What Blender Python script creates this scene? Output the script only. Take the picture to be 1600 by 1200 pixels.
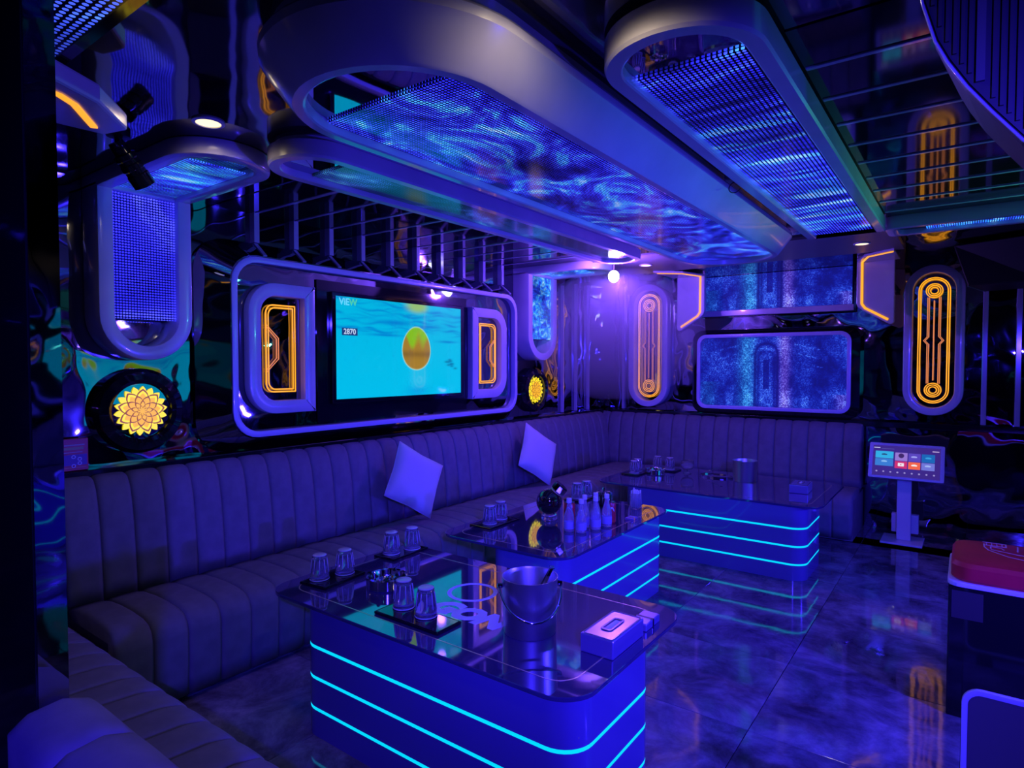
import bpy, bmesh, math, random
import numpy as np
from mathutils import Vector, Matrix
random.seed(7); np.random.seed(7)
PI = math.pi
for o in list(bpy.data.objects): bpy.data.objects.remove(o)
scene = bpy.context.scene
C = scene.collection

# ------------------------------------------------------------------ camera
cd = bpy.data.cameras.new('camera'); cam = bpy.data.objects.new('camera', cd); C.objects.link(cam)
cd.sensor_width = 36.0; cd.lens = 965.0 / 1600.0 * 36.0; cd.clip_start = 0.02
cam.location = (0, 0, 1.6)
cam.rotation_euler = (math.radians(90) - math.atan(30 / 965.0), 0, math.radians(36.5))
scene.camera = cam
# ------------------------------------------------------------------ world, exposure
w = bpy.data.worlds.new('world'); scene.world = w; w.use_nodes = True
w.node_tree.nodes['Background'].inputs[0].default_value = (0.02, 0.02, 0.2, 1)
w.node_tree.nodes['Background'].inputs[1].default_value = 0.05
vs = scene.view_settings
vs.view_transform = 'Standard'; vs.look = 'None'; vs.exposure = 0.0; vs.gamma = 1.0; vs.use_curve_mapping = False
# ------------------------------------------------------------------ blue stage wash lamps (their housings are built further down)
def spot(name, loc, target, color, energy, angle=150, radius=0.1, blend=1.0):
    l = bpy.data.lights.new(name, 'SPOT'); l.color = color; l.energy = energy
    l.spot_size = math.radians(angle); l.spot_blend = blend; l.shadow_soft_size = radius
    o = bpy.data.objects.new(name, l); C.objects.link(o); o.location = loc
    d = Vector(target) - Vector(loc); o.rotation_euler = d.to_track_quat('-Z', 'Y').to_euler()
    return o
WASH = [((1.25, 2.75, 1.00), (-2.3, 2.6, 0.30), 118, 0.80),
        ((0.80, -0.40, 1.95), (-1.95, 5.0, 0.35), 60, 2.2),
        ((1.25, 4.9, 1.05), (-2.4, 4.8, 0.40), 115, 0.5),
        ((1.00, -0.80, 2.25), (-3.0, 1.9, 0.10), 58, 1.15),
        ((0.95, 4.68, 2.10), (0.10, 4.05, 2.57), 80, 0.11)]
BLUE = (0.038, 0.02, 1.0)
for i, (p, t, a, k) in enumerate(WASH):
    spot('wash_lamp', p, t, (0.10, 1.0, 0.62) if i == 4 else BLUE, 430 * k, a, 0.04)

# ------------------------------------------------------------------ node helpers
def newmat(name):
    m = bpy.data.materials.new(name); m.use_nodes = True
    return m, m.node_tree, m.node_tree.nodes['Principled BSDF']
def pmat(name, col, rough=0.5, metal=0.0, spec=0.5, coat=0.0, emit=None, estr=1.0):
    m, nt, b = newmat(name)
    b.inputs['Base Color'].default_value = (*col, 1); b.inputs['Roughness'].default_value = rough
    b.inputs['Metallic'].default_value = metal; b.inputs['Specular IOR Level'].default_value = spec
    b.inputs['Coat Weight'].default_value = coat; b.inputs['Coat Roughness'].default_value = 0.04
    if emit:
        b.inputs['Emission Color'].default_value = (*emit, 1); b.inputs['Emission Strength'].default_value = estr
    return m
def N(nt, t, **kw):
    n = nt.nodes.new(t)
    for k, v in kw.items(): setattr(n, k, v)
    return n
def ramp(nt, stops, interp='LINEAR'):
    r = N(nt, 'ShaderNodeValToRGB'); cr = r.color_ramp; cr.interpolation = interp
    while len(cr.elements) < len(stops): cr.elements.new(0.5)
    for e, (p, c) in zip(cr.elements, stops): e.position = p; e.color = (*c, 1)
    return r
def noisevar(m, scale, lo, hi, coord='Object', detail=4):
    """mottles the base colour between two colours"""
    nt = m.node_tree; b = nt.nodes['Principled BSDF']
    tc = N(nt, 'ShaderNodeTexCoord'); n = N(nt, 'ShaderNodeTexNoise'); n.inputs['Scale'].default_value = scale; n.inputs['Detail'].default_value = detail
    r = ramp(nt, [(0.35, lo), (0.65, hi)])
    nt.links.new(tc.outputs[coord], n.inputs['Vector']); nt.links.new(n.outputs[0], r.inputs[0]); nt.links.new(r.outputs[0], b.inputs['Base Color'])
    return m
def addbump(m, scale, strength, dist, coord='Object', detail=2, distort=0.0, stretch=(1, 1, 1)):
    nt = m.node_tree; b = nt.nodes['Principled BSDF']
    tc = N(nt, 'ShaderNodeTexCoord'); mp = N(nt, 'ShaderNodeMapping'); mp.inputs['Scale'].default_value = stretch
    n = N(nt, 'ShaderNodeTexNoise'); n.inputs['Scale'].default_value = scale; n.inputs['Detail'].default_value = detail; n.inputs['Distortion'].default_value = distort
    bp = N(nt, 'ShaderNodeBump'); bp.inputs['Strength'].default_value = strength; bp.inputs['Distance'].default_value = dist
    nt.links.new(tc.outputs[coord], mp.inputs[0]); nt.links.new(mp.outputs[0], n.inputs['Vector'])
    nt.links.new(n.outputs[0], bp.inputs['Height']); nt.links.new(bp.outputs[0], b.inputs['Normal'])
    return m
def emat(name, col, s=1.0):
    return pmat(name, (0.02, 0.02, 0.02), 0.4, emit=col, estr=s)

M = {}
M['mirror'] = addbump(pmat('rippled_black_mirror', (0.30, 0.31, 0.36), 0.03, 1.0), 2.6, 0.42, 0.03, detail=1.0, distort=0.5)
M['mirror_flat'] = addbump(pmat('smoked_mirror', (0.42, 0.42, 0.48), 0.02, 1.0), 3.0, 0.10, 0.02, detail=0.5)
M['ceil'] = addbump(pmat('dark_mirror_ceiling', (0.20, 0.195, 0.20), 0.05, 1.0), 3.2, 0.30, 0.02, detail=0.8)
M['gloss_black'] = pmat('gloss_black', (0.006, 0.006, 0.010), 0.06, spec=0.9)
M['matte_black'] = pmat('matte_black', (0.006, 0.006, 0.009), 0.45, spec=0.3)
M['rim'] = noisevar(pmat('white_lacquer', (0.62, 0.60, 0.70), 0.22, coat=0.4), 3, (0.56, 0.54, 0.64), (0.66, 0.64, 0.74))
M['rim_dark'] = pmat('grey_soffit_paint', (0.16, 0.15, 0.17), 0.4)
M['fin'] = pmat('lavender_fin', (0.58, 0.56, 0.72), 0.12, metal=0.35, spec=0.8, coat=0.5)
M['sofa'] = addbump(noisevar(pmat('grey_velvet', (0.17, 0.16, 0.20), 0.75), 14, (0.150, 0.140, 0.180), (0.185, 0.175, 0.215)), 260, 0.15, 0.002)
M['pillow'] = addbump(pmat('white_cushion_cloth', (0.62, 0.60, 0.66), 0.8), 190, 0.2, 0.002)
M['table_body'] = pmat('blue_black_gloss_laminate', (0.13, 0.11, 0.34), 0.22, coat=0.4)
M['table_top'] = pmat('black_glass', (0.045, 0.035, 0.13), 0.03, spec=1.0, coat=1.0)
M['gold'] = pmat('gold_inlay', (0.75, 0.62, 0.38), 0.25, metal=0.6)
M['cyan'] = emat('cyan_led', (0.0, 0.60, 1.0), 1.25)
M['neon'] = emat('orange_neon', (1.0, 0.36, 0.015), 1.3)
M['neon_thin'] = emat('pink_orange_neon', (1.0, 0.30, 0.10), 0.75)
M['yellow'] = emat('yellow_lamp', (1.0, 0.78, 0.0), 1.1)
M['orange'] = emat('orange_lamp', (1.0, 0.50, 0.0), 1.0)
M['brown'] = emat('amber_line', (0.34, 0.07, 0.0), 0.8)
M['strip_lav'] = pmat('lavender_trim', (0.60, 0.58, 0.80), 0.25, coat=0.3)
M['warm'] = emat('warm_downlight', (1.0, 0.76, 0.36), 2.2)
M['steel'] = addbump(pmat('brushed_steel', (0.62, 0.61, 0.64), 0.36, 1.0), 60, 0.15, 0.002, stretch=(6, 6, 0.05))
M['chrome'] = pmat('chrome', (0.72, 0.72, 0.78), 0.08, 1.0)
M['dark_glass'] = pmat('dark_glass', (0.015, 0.008, 0.012), 0.04, spec=1.0, coat=0.8)
M['lav_print'] = pmat('lavender_print', (0.70, 0.66, 0.95), 0.4)
M['white_metal'] = pmat('white_metal', (0.62, 0.62, 0.68), 0.3)
M['red'] = noisevar(pmat('red_vinyl', (0.6, 0.01, 0.02), 0.5), 8, (0.62, 0.010, 0.022), (0.74, 0.014, 0.03))
M['white'] = pmat('white_plastic', (0.75, 0.75, 0.78), 0.35)
M['grey_pad'] = pmat('grey_vinyl', (0.09, 0.08, 0.10), 0.5)
M['grille'] = pmat('speaker_grille', (0.018, 0.017, 0.028), 0.5)
M['can_red'] = pmat('red_can_paint', (0.55, 0.02, 0.03), 0.25, coat=0.5)
M['speaker_cloth'] = pmat('speaker_cloth', (0.04, 0.035, 0.10), 0.7)
def glassmat(name='clear_glass', tr=0.93):
    m, nt, b = newmat(name)
    b.inputs['Base Color'].default_value = (0.9, 0.9, 0.97, 1); b.inputs['Roughness'].default_value = 0.02
    b.inputs['Transmission Weight'].default_value = tr; b.inputs['IOR'].default_value = 1.45
    return m
M['glass'] = glassmat(); M['glass_thick'] = glassmat('thick_glass', 0.45); M['glass_bottle'] = glassmat('bottle_glass', 0.80)
def floormat():
    m, nt, b = newmat('dark_marble_floor')
    tc = N(nt, 'ShaderNodeTexCoord'); oi = N(nt, 'ShaderNodeObjectInfo')
    add = N(nt, 'ShaderNodeVectorMath', operation='MULTIPLY_ADD')
    cmb = N(nt, 'ShaderNodeCombineXYZ')
    for k in range(3): nt.links.new(oi.outputs['Random'], cmb.inputs[k])
    add.inputs[1].default_value = (1, 1, 1)
    sc = N(nt, 'ShaderNodeVectorMath', operation='SCALE'); sc.inputs['Scale'].default_value = 37.0
    nt.links.new(cmb.outputs[0], sc.inputs[0]); nt.links.new(tc.outputs['Object'], add.inputs[0]); nt.links.new(sc.outputs[0], add.inputs[2])
    n = N(nt, 'ShaderNodeTexNoise'); n.inputs['Scale'].default_value = 3.4; n.inputs['Detail'].default_value = 9; n.inputs['Distortion'].default_value = 0.35; n.inputs['Roughness'].default_value = 0.68
    nt.links.new(add.outputs[0], n.inputs['Vector'])
    r = ramp(nt, [(0.34, (0.05, 0.04, 0.06)), (0.46, (0.115, 0.10, 0.14)), (0.55, (0.19, 0.17, 0.23)), (0.68, (0.34, 0.31, 0.37))])
    nt.links.new(n.outputs[0], r.inputs[0]); nt.links.new(r.outputs[0], b.inputs['Base Color'])
    r2 = ramp(nt, [(0.3, (0.03, 0.03, 0.03)), (0.7, (0.09, 0.09, 0.09))]); nt.links.new(n.outputs[0], r2.inputs[0]); nt.links.new(r2.outputs[0], b.inputs['Roughness'])
    bp = N(nt, 'ShaderNodeBump'); bp.inputs['Strength'].default_value = 0.06; bp.inputs['Distance'].default_value = 0.01
    n2 = N(nt, 'ShaderNodeTexNoise'); n2.inputs['Scale'].default_value = 7; nt.links.new(add.outputs[0], n2.inputs['Vector'])
    nt.links.new(n2.outputs[0], bp.inputs['Height']); nt.links.new(bp.outputs[0], b.inputs['Normal'])
    b.inputs['Specular IOR Level'].default_value = 0.7
    return m
M['floor'] = floormat()
M['grout'] = pmat('floor_joint', (0.02, 0.02, 0.03), 0.6)

def ledmat(name, pitch, scale, strength, seed=0.0, see_through=False, stretch=(1, 1), tint=None, dot=0.34):
    """LED pixel curtain: round dots on a metre-sized UV grid, coloured by a flowing video picture"""
    m, nt, b = newmat(name)
    uv = N(nt, 'ShaderNodeUVMap'); L = nt.links.new
    s = N(nt, 'ShaderNodeVectorMath', operation='SCALE'); s.inputs['Scale'].default_value = 1.0 / pitch
    f = N(nt, 'ShaderNodeVectorMath', operation='FRACTION'); d = N(nt, 'ShaderNodeVectorMath', operation='DISTANCE'); d.inputs[1].default_value = (0.5, 0.5, 0)
    lt = N(nt, 'ShaderNodeMath', operation='LESS_THAN'); lt.inputs[1].default_value = dot
    L(uv.outputs[0], s.inputs[0]); L(s.outputs[0], f.inputs[0]); L(f.outputs[0], d.inputs[0]); L(d.outputs['Value'], lt.inputs[0])
    mp = N(nt, 'ShaderNodeMapping'); mp.inputs['Location'].default_value = (seed, seed * 0.7, seed); mp.inputs['Scale'].default_value = (stretch[0], stretch[1], 1)
    n = N(nt, 'ShaderNodeTexNoise'); n.inputs['Scale'].default_value = scale; n.inputs['Detail'].default_value = 7; n.inputs['Distortion'].default_value = 1.8; n.inputs['Roughness'].default_value = 0.62
    L(uv.outputs[0], mp.inputs[0]); L(mp.outputs[0], n.inputs['Vector'])
    stops = tint or [(0.36, (0.004, 0.004, 0.12)), (0.46, (0.012, 0.012, 0.50)), (0.54, (0.03, 0.05, 0.90)), (0.61, (0.04, 0.28, 1.0)), (0.70, (0.35, 0.50, 1.0))]
    r = ramp(nt, stops); L(n.outputs[0], r.inputs[0])
    n2 = N(nt, 'ShaderNodeTexNoise'); n2.inputs['Scale'].default_value = scale * 0.45; n2.inputs['Detail'].default_value = 2
    L(mp.outputs[0], n2.inputs['Vector']); r2 = ramp(nt, [(0.36, (0.28, 0.28, 0.28)), (0.55, (1, 1, 1))]); L(n2.outputs[0], r2.inputs[0])
    mu = N(nt, 'ShaderNodeMixRGB', blend_type='MULTIPLY'); mu.inputs[0].default_value = 1; L(r.outputs[0], mu.inputs[1]); L(r2.outputs[0], mu.inputs[2])
    ms = N(nt, 'ShaderNodeMath', operation='MULTIPLY'); ms.inputs[1].default_value = strength; L(lt.outputs[0], ms.inputs[0])
    b.inputs['Base Color'].default_value = (0.012, 0.012, 0.03, 1); b.inputs['Roughness'].default_value = 0.12; b.inputs['Specular IOR Level'].default_value = 0.2
    L(mu.outputs[0], b.inputs['Emission Color']); L(ms.outputs[0], b.inputs['Emission Strength'])
    if see_through:
        al = N(nt, 'ShaderNodeMath', operation='MAXIMUM'); al.inputs[1].default_value = 0.06; L(lt.outputs[0], al.inputs[0]); L(al.outputs[0], b.inputs['Alpha'])
    return m
M['led_big'] = ledmat('led_ceiling_main', 0.0125, 3.6, 2.4, 3.1, stretch=(1.0, 0.75))
M['led_thin'] = ledmat('led_ceiling_thin', 0.0125, 1.5, 1.5, 9.0, tint=[(0.40, (0.004, 0.015, 0.06)), (0.52, (0.01, 0.04, 0.16)), (0.62, (0.03, 0.10, 0.60)), (0.70, (0.10, 0.45, 1.0)), (0.8, (0.5, 0.6, 1))])
M['led_right'] = ledmat('led_ceiling_right', 0.0165, 1.9, 3.0, 5.5, stretch=(0.7, 2.2))
M['led_spk'] = ledmat('led_speaker_curtain', 0.0145, 1.2, 6.0, 2.2, see_through=True, dot=0.30, tint=[(0.2, (0.006, 0.006, 0.4)), (0.5, (0.022, 0.02, 0.8)), (0.6, (0.06, 0.07, 1.0)), (0.7, (0.25, 0.18, 1.0))])
M['led_spk2'] = ledmat('led_arm_curtain', 0.0125, 3.0, 3.4, 7.7, stretch=(2.2, 0.6), tint=[(0.34, (0.01, 0.01, 0.3)), (0.45, (0.02, 0.03, 0.8)), (0.54, (0.03, 0.16, 1.0)), (0.62, (0.05, 0.5, 1.0)), (0.70, (0.4, 0.6, 1.0))])
M['led_far'] = ledmat('led_far_curtain', 0.0125, 9.0, 3.4, 1.3, tint=[(0.34, (0.01, 0.02, 0.4)), (0.46, (0.02, 0.08, 0.9)), (0.55, (0.02, 0.28, 1.0)), (0.68, (0.3, 0.6, 1.0))])
M['led_corner'] = ledmat('led_corner_curtain', 0.021, 2.0, 2.0, 4.4, tint=[(0.2, (0.02, 0.03, 0.5)), (0.5, (0.05, 0.10, 0.9)), (0.7, (0.15, 0.5, 1.0)), (0.8, (0.5, 0.7, 1))])
def vcolmat(name, s=1.0, rough=0.08):
    m, nt, b = newmat(name)
    a = N(nt, 'ShaderNodeAttribute'); a.attribute_name = 'Col'
    b.inputs['Base Color'].default_value = (0.01, 0.01, 0.015, 1); b.inputs['Roughness'].default_value = rough
    nt.links.new(a.outputs['Color'], b.inputs['Emission Color']); b.inputs['Emission Strength'].default_value = s
    return m
M['tv_picture'] = vcolmat('tv_picture', 1.0, 0.04)
M['led_picture'] = vcolmat('led_picture', 1.0, 0.45); M['led_picture'].node_tree.nodes['Principled BSDF'].inputs['Specular IOR Level'].default_value = 0.08

# ------------------------------------------------------------------ mesh helpers
class MB:
    def __init__(s): s.v = []; s.f = []; s.uv = None
    def add(s, v, f):
        n = len(s.v); s.v += [tuple(p) for p in v]; s.f += [tuple(i + n for i in q) for q in f]; return s
    def box(s, x0, x1, y0, y1, z0, z1):
        v = [(x, y, z) for z in (z0, z1) for y in (y0, y1) for x in (x0, x1)]
        return s.add(v, [(0, 2, 3, 1), (4, 5, 7, 6), (0, 1, 5, 4), (2, 6, 7, 3), (0, 4, 6, 2), (1, 3, 7, 5)])
    def loft(s, rings, cap0=True, cap1=True, closed=False):
        """rings: lists of equally many 3-D points"""
        n = len(rings[0]); v = [p for r in rings for p in r]; f = []
        m = len(rings)
        for i in range(m if closed else m - 1):
            j = (i + 1) % m
            for k in range(n):
                l = (k + 1) % n; f.append((i * n + k, i * n + l, j * n + l, j * n + k))
        if not closed:
            if cap0: f.append(tuple(range(n - 1, -1, -1)))
            if cap1: f.append(tuple((m - 1) * n + k for k in range(n)))
        return s.add(v, f)
    def lathe(s, prof, seg=24, loc=(0, 0, 0), mat=None):
        v = []; f = []
        for r, z in prof:
            for k in range(seg):
                a = 2 * PI * k / seg; p = Vector((max(r, 1e-5) * math.cos(a), max(r, 1e-5) * math.sin(a), z))
                if mat is not None: p = mat @ p
                v.append((p.x + loc[0], p.y + loc[1], p.z + loc[2]))
        for i in range(len(prof) - 1):
            for k in range(seg):
                l = (k + 1) % seg; f.append((i * seg + k, i * seg + l, (i + 1) * seg + l, (i + 1) * seg + k))
        return s.add(v, f)
    def tube(s, pts, r, seg=6, closed=False):
        pts = [Vector(p) for p in pts]; n = len(pts); rings = []
        prev = None
        for i, p in enumerate(pts):
            if closed: t = pts[(i + 1) % n] - pts[i - 1]
            else: t = pts[min(i + 1, n - 1)] - pts[max(i - 1, 0)]
            t.normalize()
            if prev is None:
                u = t.orthogonal().normalized()
            else:
                u = (prev - t * prev.dot(t))
                u = u.normalized() if u.length > 1e-6 else t.orthogonal().normalized()
            prev = u; q = t.cross(u)
            rings.append([tuple(p + r * (math.cos(2 * PI * k / seg) * u + math.sin(2 * PI * k / seg) * q)) for k in range(seg)])
        return s.loft(rings, closed=closed)
    def bar(s, pts, wid, hgt, up=(0, 0, 1), closed=False):
        """rectangular section along a polyline, mitred"""
        pts = [Vector(p) for p in pts]; up = Vector(up).normalized(); n = len(pts); rings = []
        for i, p in enumerate(pts):
            a = (pts[i] - pts[i - 1]).normalized() if (i > 0 or closed) else None
            b = (pts[(i + 1) % n] - pts[i]).normalized() if (i < n - 1 or closed) else None
            t = (a if a is not None else b) + (b if b is not None else a); t.normalize()
            ref = b if b is not None else a
            sd = t.cross(up).normalized(); c = max(0.35, abs(t.dot(ref)))
            rings.append([tuple(p + sd * (wid / 2 / c) * k + up * (hgt / 2) * l) for k, l in ((-1, -1), (1, -1), (1, 1), (-1, 1))])
        return s.loft(rings, closed=closed)
def link(o, parent=None):
    C.objects.link(o)
    if parent is not None: o.parent = parent
    return o
def worldloc(o):
    p = Vector((0, 0, 0))
    while o is not None: p += Vector(o.location); o = o.parent
    return p
def part(name, mb, mat, parent=None, smooth=False, bevel=0.0, seg=2, origin=None):
    """one mesh object; coordinates in mb are world coordinates, moved to the parent's frame (or the given origin)"""
    bm = bmesh.new(); vs = [bm.verts.new(p) for p in mb.v]; bm.verts.ensure_lookup_table()
    for q in mb.f:
        try: bm.faces.new([vs[i] for i in q])
        except ValueError: pass
    bmesh.ops.recalc_face_normals(bm, faces=bm.faces)
    if bevel > 0:
        ed = [e for e in bm.edges if len(e.link_faces) == 2 and e.calc_face_angle(0) > 0.6]
        bmesh.ops.bevel(bm, geom=ed, offset=bevel, segments=seg, affect='EDGES', profile=0.5, clamp_overlap=True)
    me = bpy.data.meshes.new(name); 
    base = worldloc(parent) if parent is not None else Vector(origin or (0, 0, 0))
    bmesh.ops.translate(bm, verts=bm.verts, vec=-base)
    bm.to_mesh(me); bm.free()
    me.materials.append(mat)
    if smooth:
        for p in me.polygons: p.use_smooth = True
        if smooth != 'all': me.set_sharp_from_angle(angle=0.40)
    o = bpy.data.objects.new(name, me); link(o, parent)
    if parent is None and origin is not None: o.location = origin
    return o
def tag(o, label, cat, group=None):
    o['label'] = label; o['category'] = cat
    if group: o['group'] = group
    return o
def thing(name, label, cat, loc, group=None):
    o = bpy.data.objects.new(name, None); o.empty_display_size = 0.05; link(o); o.location = loc
    return tag(o, label, cat, group)
def single(name, mb, mat, label, cat, origin=(0, 0, 0), group=None, **k):
    return tag(part(name, mb, mat, None, origin=origin, **k), label, cat, group)
def struct(name, mb, mat, parent=None, **k):
    o = part(name, mb, mat, parent, **k)
    if parent is None: o['kind'] = 'structure'
    return o
def copy_tree(o, loc=None, rotz=None, label=None, parent=None):
    c = o.copy(); C.objects.link(c); c.parent = parent
    if loc is not None: c.location = loc
    if rotz is not None: c.rotation_euler.z = rotz
    if label: c['label'] = label
    for ch in list(o.children): copy_tree(ch, parent=c)
    return c
# planes: (a, b, c) -> world; c = distance out of the surface
WX, WY = -3.75, 7.0
def PL(a, b, c): return (WX + c, a, b)          # left wall: a = y, b = z
def PB(a, b, c): return (a, WY - c, b)          # back wall: a = x, b = z
CZ = 2.58
def PC(a, b, c): return (a, b, CZ - c)          # ceiling: a = x, b = y
def PR(a, b, c): return (1.5 - c, a, b)         # right wall
def PT(z):
    return lambda a, b, c: (a, b, z + c)
def ring3(pl, o2, c): return [pl(a, b, c) for a, b in o2]
def arc(cx, cy, r, a0, a1, n): return [(cx + r * math.cos(a0 + (a1 - a0) * i / n), cy + r * math.sin(a0 + (a1 - a0) * i / n)) for i in range(n + 1)]
def stadium(ax, b0, b1, r, n=16, end0=True, end1=True):
    """long along b; ends centred at b0 and b1 (round) or cut square there"""
    p = arc(ax, b0, r, PI, 2 * PI, n) if end0 else [(ax - r, b0), (ax + r, b0)]
    p += arc(ax, b1, r, 0, PI, n) if end1 else [(ax + r, b1), (ax - r, b1)]
    return p
def stadium_a(bx, a0, a1, r, n=16, end0=True, end1=True): return [(b, a) for a, b in stadium(bx, a0, a1, r, n, end0, end1)]
def rrect(a0, a1, b0, b1, r, n=6, corners=(1, 1, 1, 1)):
    """corners: lower-left, lower-right, upper-right, upper-left (0 = square-ish)"""
    rr = [max(r * c, 1e-4) for c in corners]
    return (arc(a0 + rr[0], b0 + rr[0], rr[0], PI, 1.5 * PI, n) + arc(a1 - rr[1], b0 + rr[1], rr[1], 1.5 * PI, 2 * PI, n)
            + arc(a1 - rr[2], b1 - rr[2], rr[2], 0, 0.5 * PI, n) + arc(a0 + rr[3], b1 - rr[3], rr[3], 0.5 * PI, PI, n))
def frame(pl, outer, inner, c0, c1):
    return MB().loft([ring3(pl, outer, c0), ring3(pl, outer, c1), ring3(pl, inner, c1), ring3(pl, inner, c0)], closed=True)
def plate(pl, o2, c0, c1): return MB().loft([ring3(pl, o2, c0), ring3(pl, o2, c1)])
def ledplate(name, pl, o2, c, mat, parent, thick=0.006):
    """a thin LED sheet whose UV map is in metres"""
    o = part(name, plate(pl, o2, c - thick, c), mat, parent)
    me = o.data; uvl = me.uv_layers.new(name='UVMap'); base = worldloc(o)
    p0 = Vector(pl(0, 0, 0)); ea = Vector(pl(1, 0, 0)) - p0; eb = Vector(pl(0, 1, 0)) - p0
    for lp in me.loops:
        q = me.vertices[lp.vertex_index].co + base - p0
        uvl.data[lp.index].uv = (q.dot(ea) + 20, q.dot(eb) + 20)
    return o
def screengrid(name, pl, a0, a1, b0, b1, c, nx, ny, img, mat, parent):
    """flat picture: img[ny, nx, 3], linear, row 0 = bottom"""
    A = np.linspace(a0, a1, nx + 1); B = np.linspace(b0, b1, ny + 1); base = worldloc(parent)
    v = [tuple(Vector(pl(a, b, c)) - base) for b in B for a in A]
    f = [(j * (nx + 1) + i, j * (nx + 1) + i + 1, (j + 1) * (nx + 1) + i + 1, (j + 1) * (nx + 1) + i) for j in range(ny) for i in range(nx)]
    me = bpy.data.meshes.new(name); me.from_pydata(v, [], f)
    ca = me.color_attributes.new('Col', 'FLOAT_COLOR', 'CORNER')
    col = np.ones((ny * nx, 4, 4), np.float32); col[:, :, :3] = img.reshape(-1, 1, 3)
    ca.data.foreach_set('color', col.reshape(-1)); me.materials.append(mat)
    o = bpy.data.objects.new(name, me); link(o, parent); return o
def textmesh(name, s, size, mat, parent, ori, loc, extrude=0.001, shear=0.0, offset=0.0, align='CENTER'):
    """loc in world coordinates; ori = 3x3 matrix (columns: writing direction, letter up, normal)"""
    cu = bpy.data.curves.new(name, 'FONT'); cu.body = s; cu.size = size; cu.extrude = extrude; cu.shear = shear; cu.offset = offset
    cu.align_x = align; cu.align_y = 'CENTER'; cu.resolution_u = 3
    t = bpy.data.objects.new(name + '_tmp', cu); C.objects.link(t)
    dg = bpy.context.evaluated_depsgraph_get(); me = bpy.data.meshes.new_from_object(t.evaluated_get(dg))
    bpy.data.objects.remove(t); bpy.data.curves.remove(cu)
    me.transform(Matrix.Translation(Vector(loc) - worldloc(parent)) @ ori.to_4x4()); me.materials.clear(); me.materials.append(mat); me.name = name
    o = bpy.data.objects.new(name, me); link(o, parent); return o
def cols(a, b, c): return Matrix((a, b, c)).transposed()

# ================================================================== THE ROOM
XR, YF = 1.5, -1.0
fl = struct('floor', MB().box(WX, XR, YF, WY, -0.06, -0.012), M['grout'])
tw = 0.75
tile_me = None
ix = 0
y = YF
for j in range(11):
    x = WX
    for i in range(7):
        mb = MB().box(x + 0.0015, min(x + tw, XR) - 0.0015, y + 0.0015, min(y + tw, WY) - 0.0015, -0.012, 0.0)
        cx, cy = x + tw / 2, y + tw / 2
        if tile_me is None:
            t = part('floor_tile', MB().box(-tw / 2 + .0015, tw / 2 - .0015, -tw / 2 + .0015, tw / 2 - .0015, -0.012, 0), M['floor'], None, bevel=0.0015, seg=1); tile_me = t.data; t.parent = fl
        else:
            t = bpy.data.objects.new('floor_tile', tile_me); link(t, fl)
        t.location = (min(cx, XR - tw / 2), min(cy, WY - tw / 2), 0)
        x += tw
    y += tw
struct('wall_left', MB().box(WX - 0.1, WX, YF, WY, 0, CZ + 0.1), M['mirror'])
struct('wall_back', MB().box(WX - 0.1, XR + 0.1, WY, WY + 0.1, 0, CZ + 0.1), M['mirror'])
struct('wall_right', MB().box(XR, XR + 0.1, YF, WY, 0, CZ + 0.1), M['mirror'])
struct('wall_front', MB().box(WX - 0.1, XR + 0.1, YF - 0.1, YF, 0, CZ + 0.1), M['gloss_black'])
struct('ceiling', MB().box(WX, XR, YF, WY, CZ, CZ + 0.1), M['ceil'])
struct('trim_1', MB().box(WX, WX + 0.10, 1.10, 6.86, 1.00, 1.055), M['gloss_black'], bevel=0.006)
struct('trim_2', MB().box(-3.64, 1.5, 6.88, 7.0, 1.00, 1.055), M['gloss_black'], bevel=0.006)
struct('trim_3', plate(PC, [(-3.1, 5.15), (-0.45, 5.15), (-0.45, 6.08), (-3.1, 6.08)], 0.0, 0.02), M['rim_dark'])
for k, (a0, a1, b0, b1) in enumerate(((-3.75, -2.20, 1.98, 5.14), (-0.455, 1.5, 1.96, 4.77))):
    struct('trim_%d' % (4 + k), plate(PC, [(a0, b0), (a1, b0), (a1, b1), (a0, b1)], 0.0, 0.004), M['gloss_black'])

# ---------------------------------------------------------- the dividing partition close to the camera
p = thing('partition', 'black partition post with a mirrored end face beside the near sofa', 'partition', (-1.9, 0.37, 0))
part('panel', MB().box(-2.7, -1.268, 0.350, 0.398, 0, CZ), M['gloss_black'], p)
part('mirror_edge', MB().box(-1.268, -1.262, 0.352, 0.396, 0, CZ), M['mirror_flat'], p)

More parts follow.
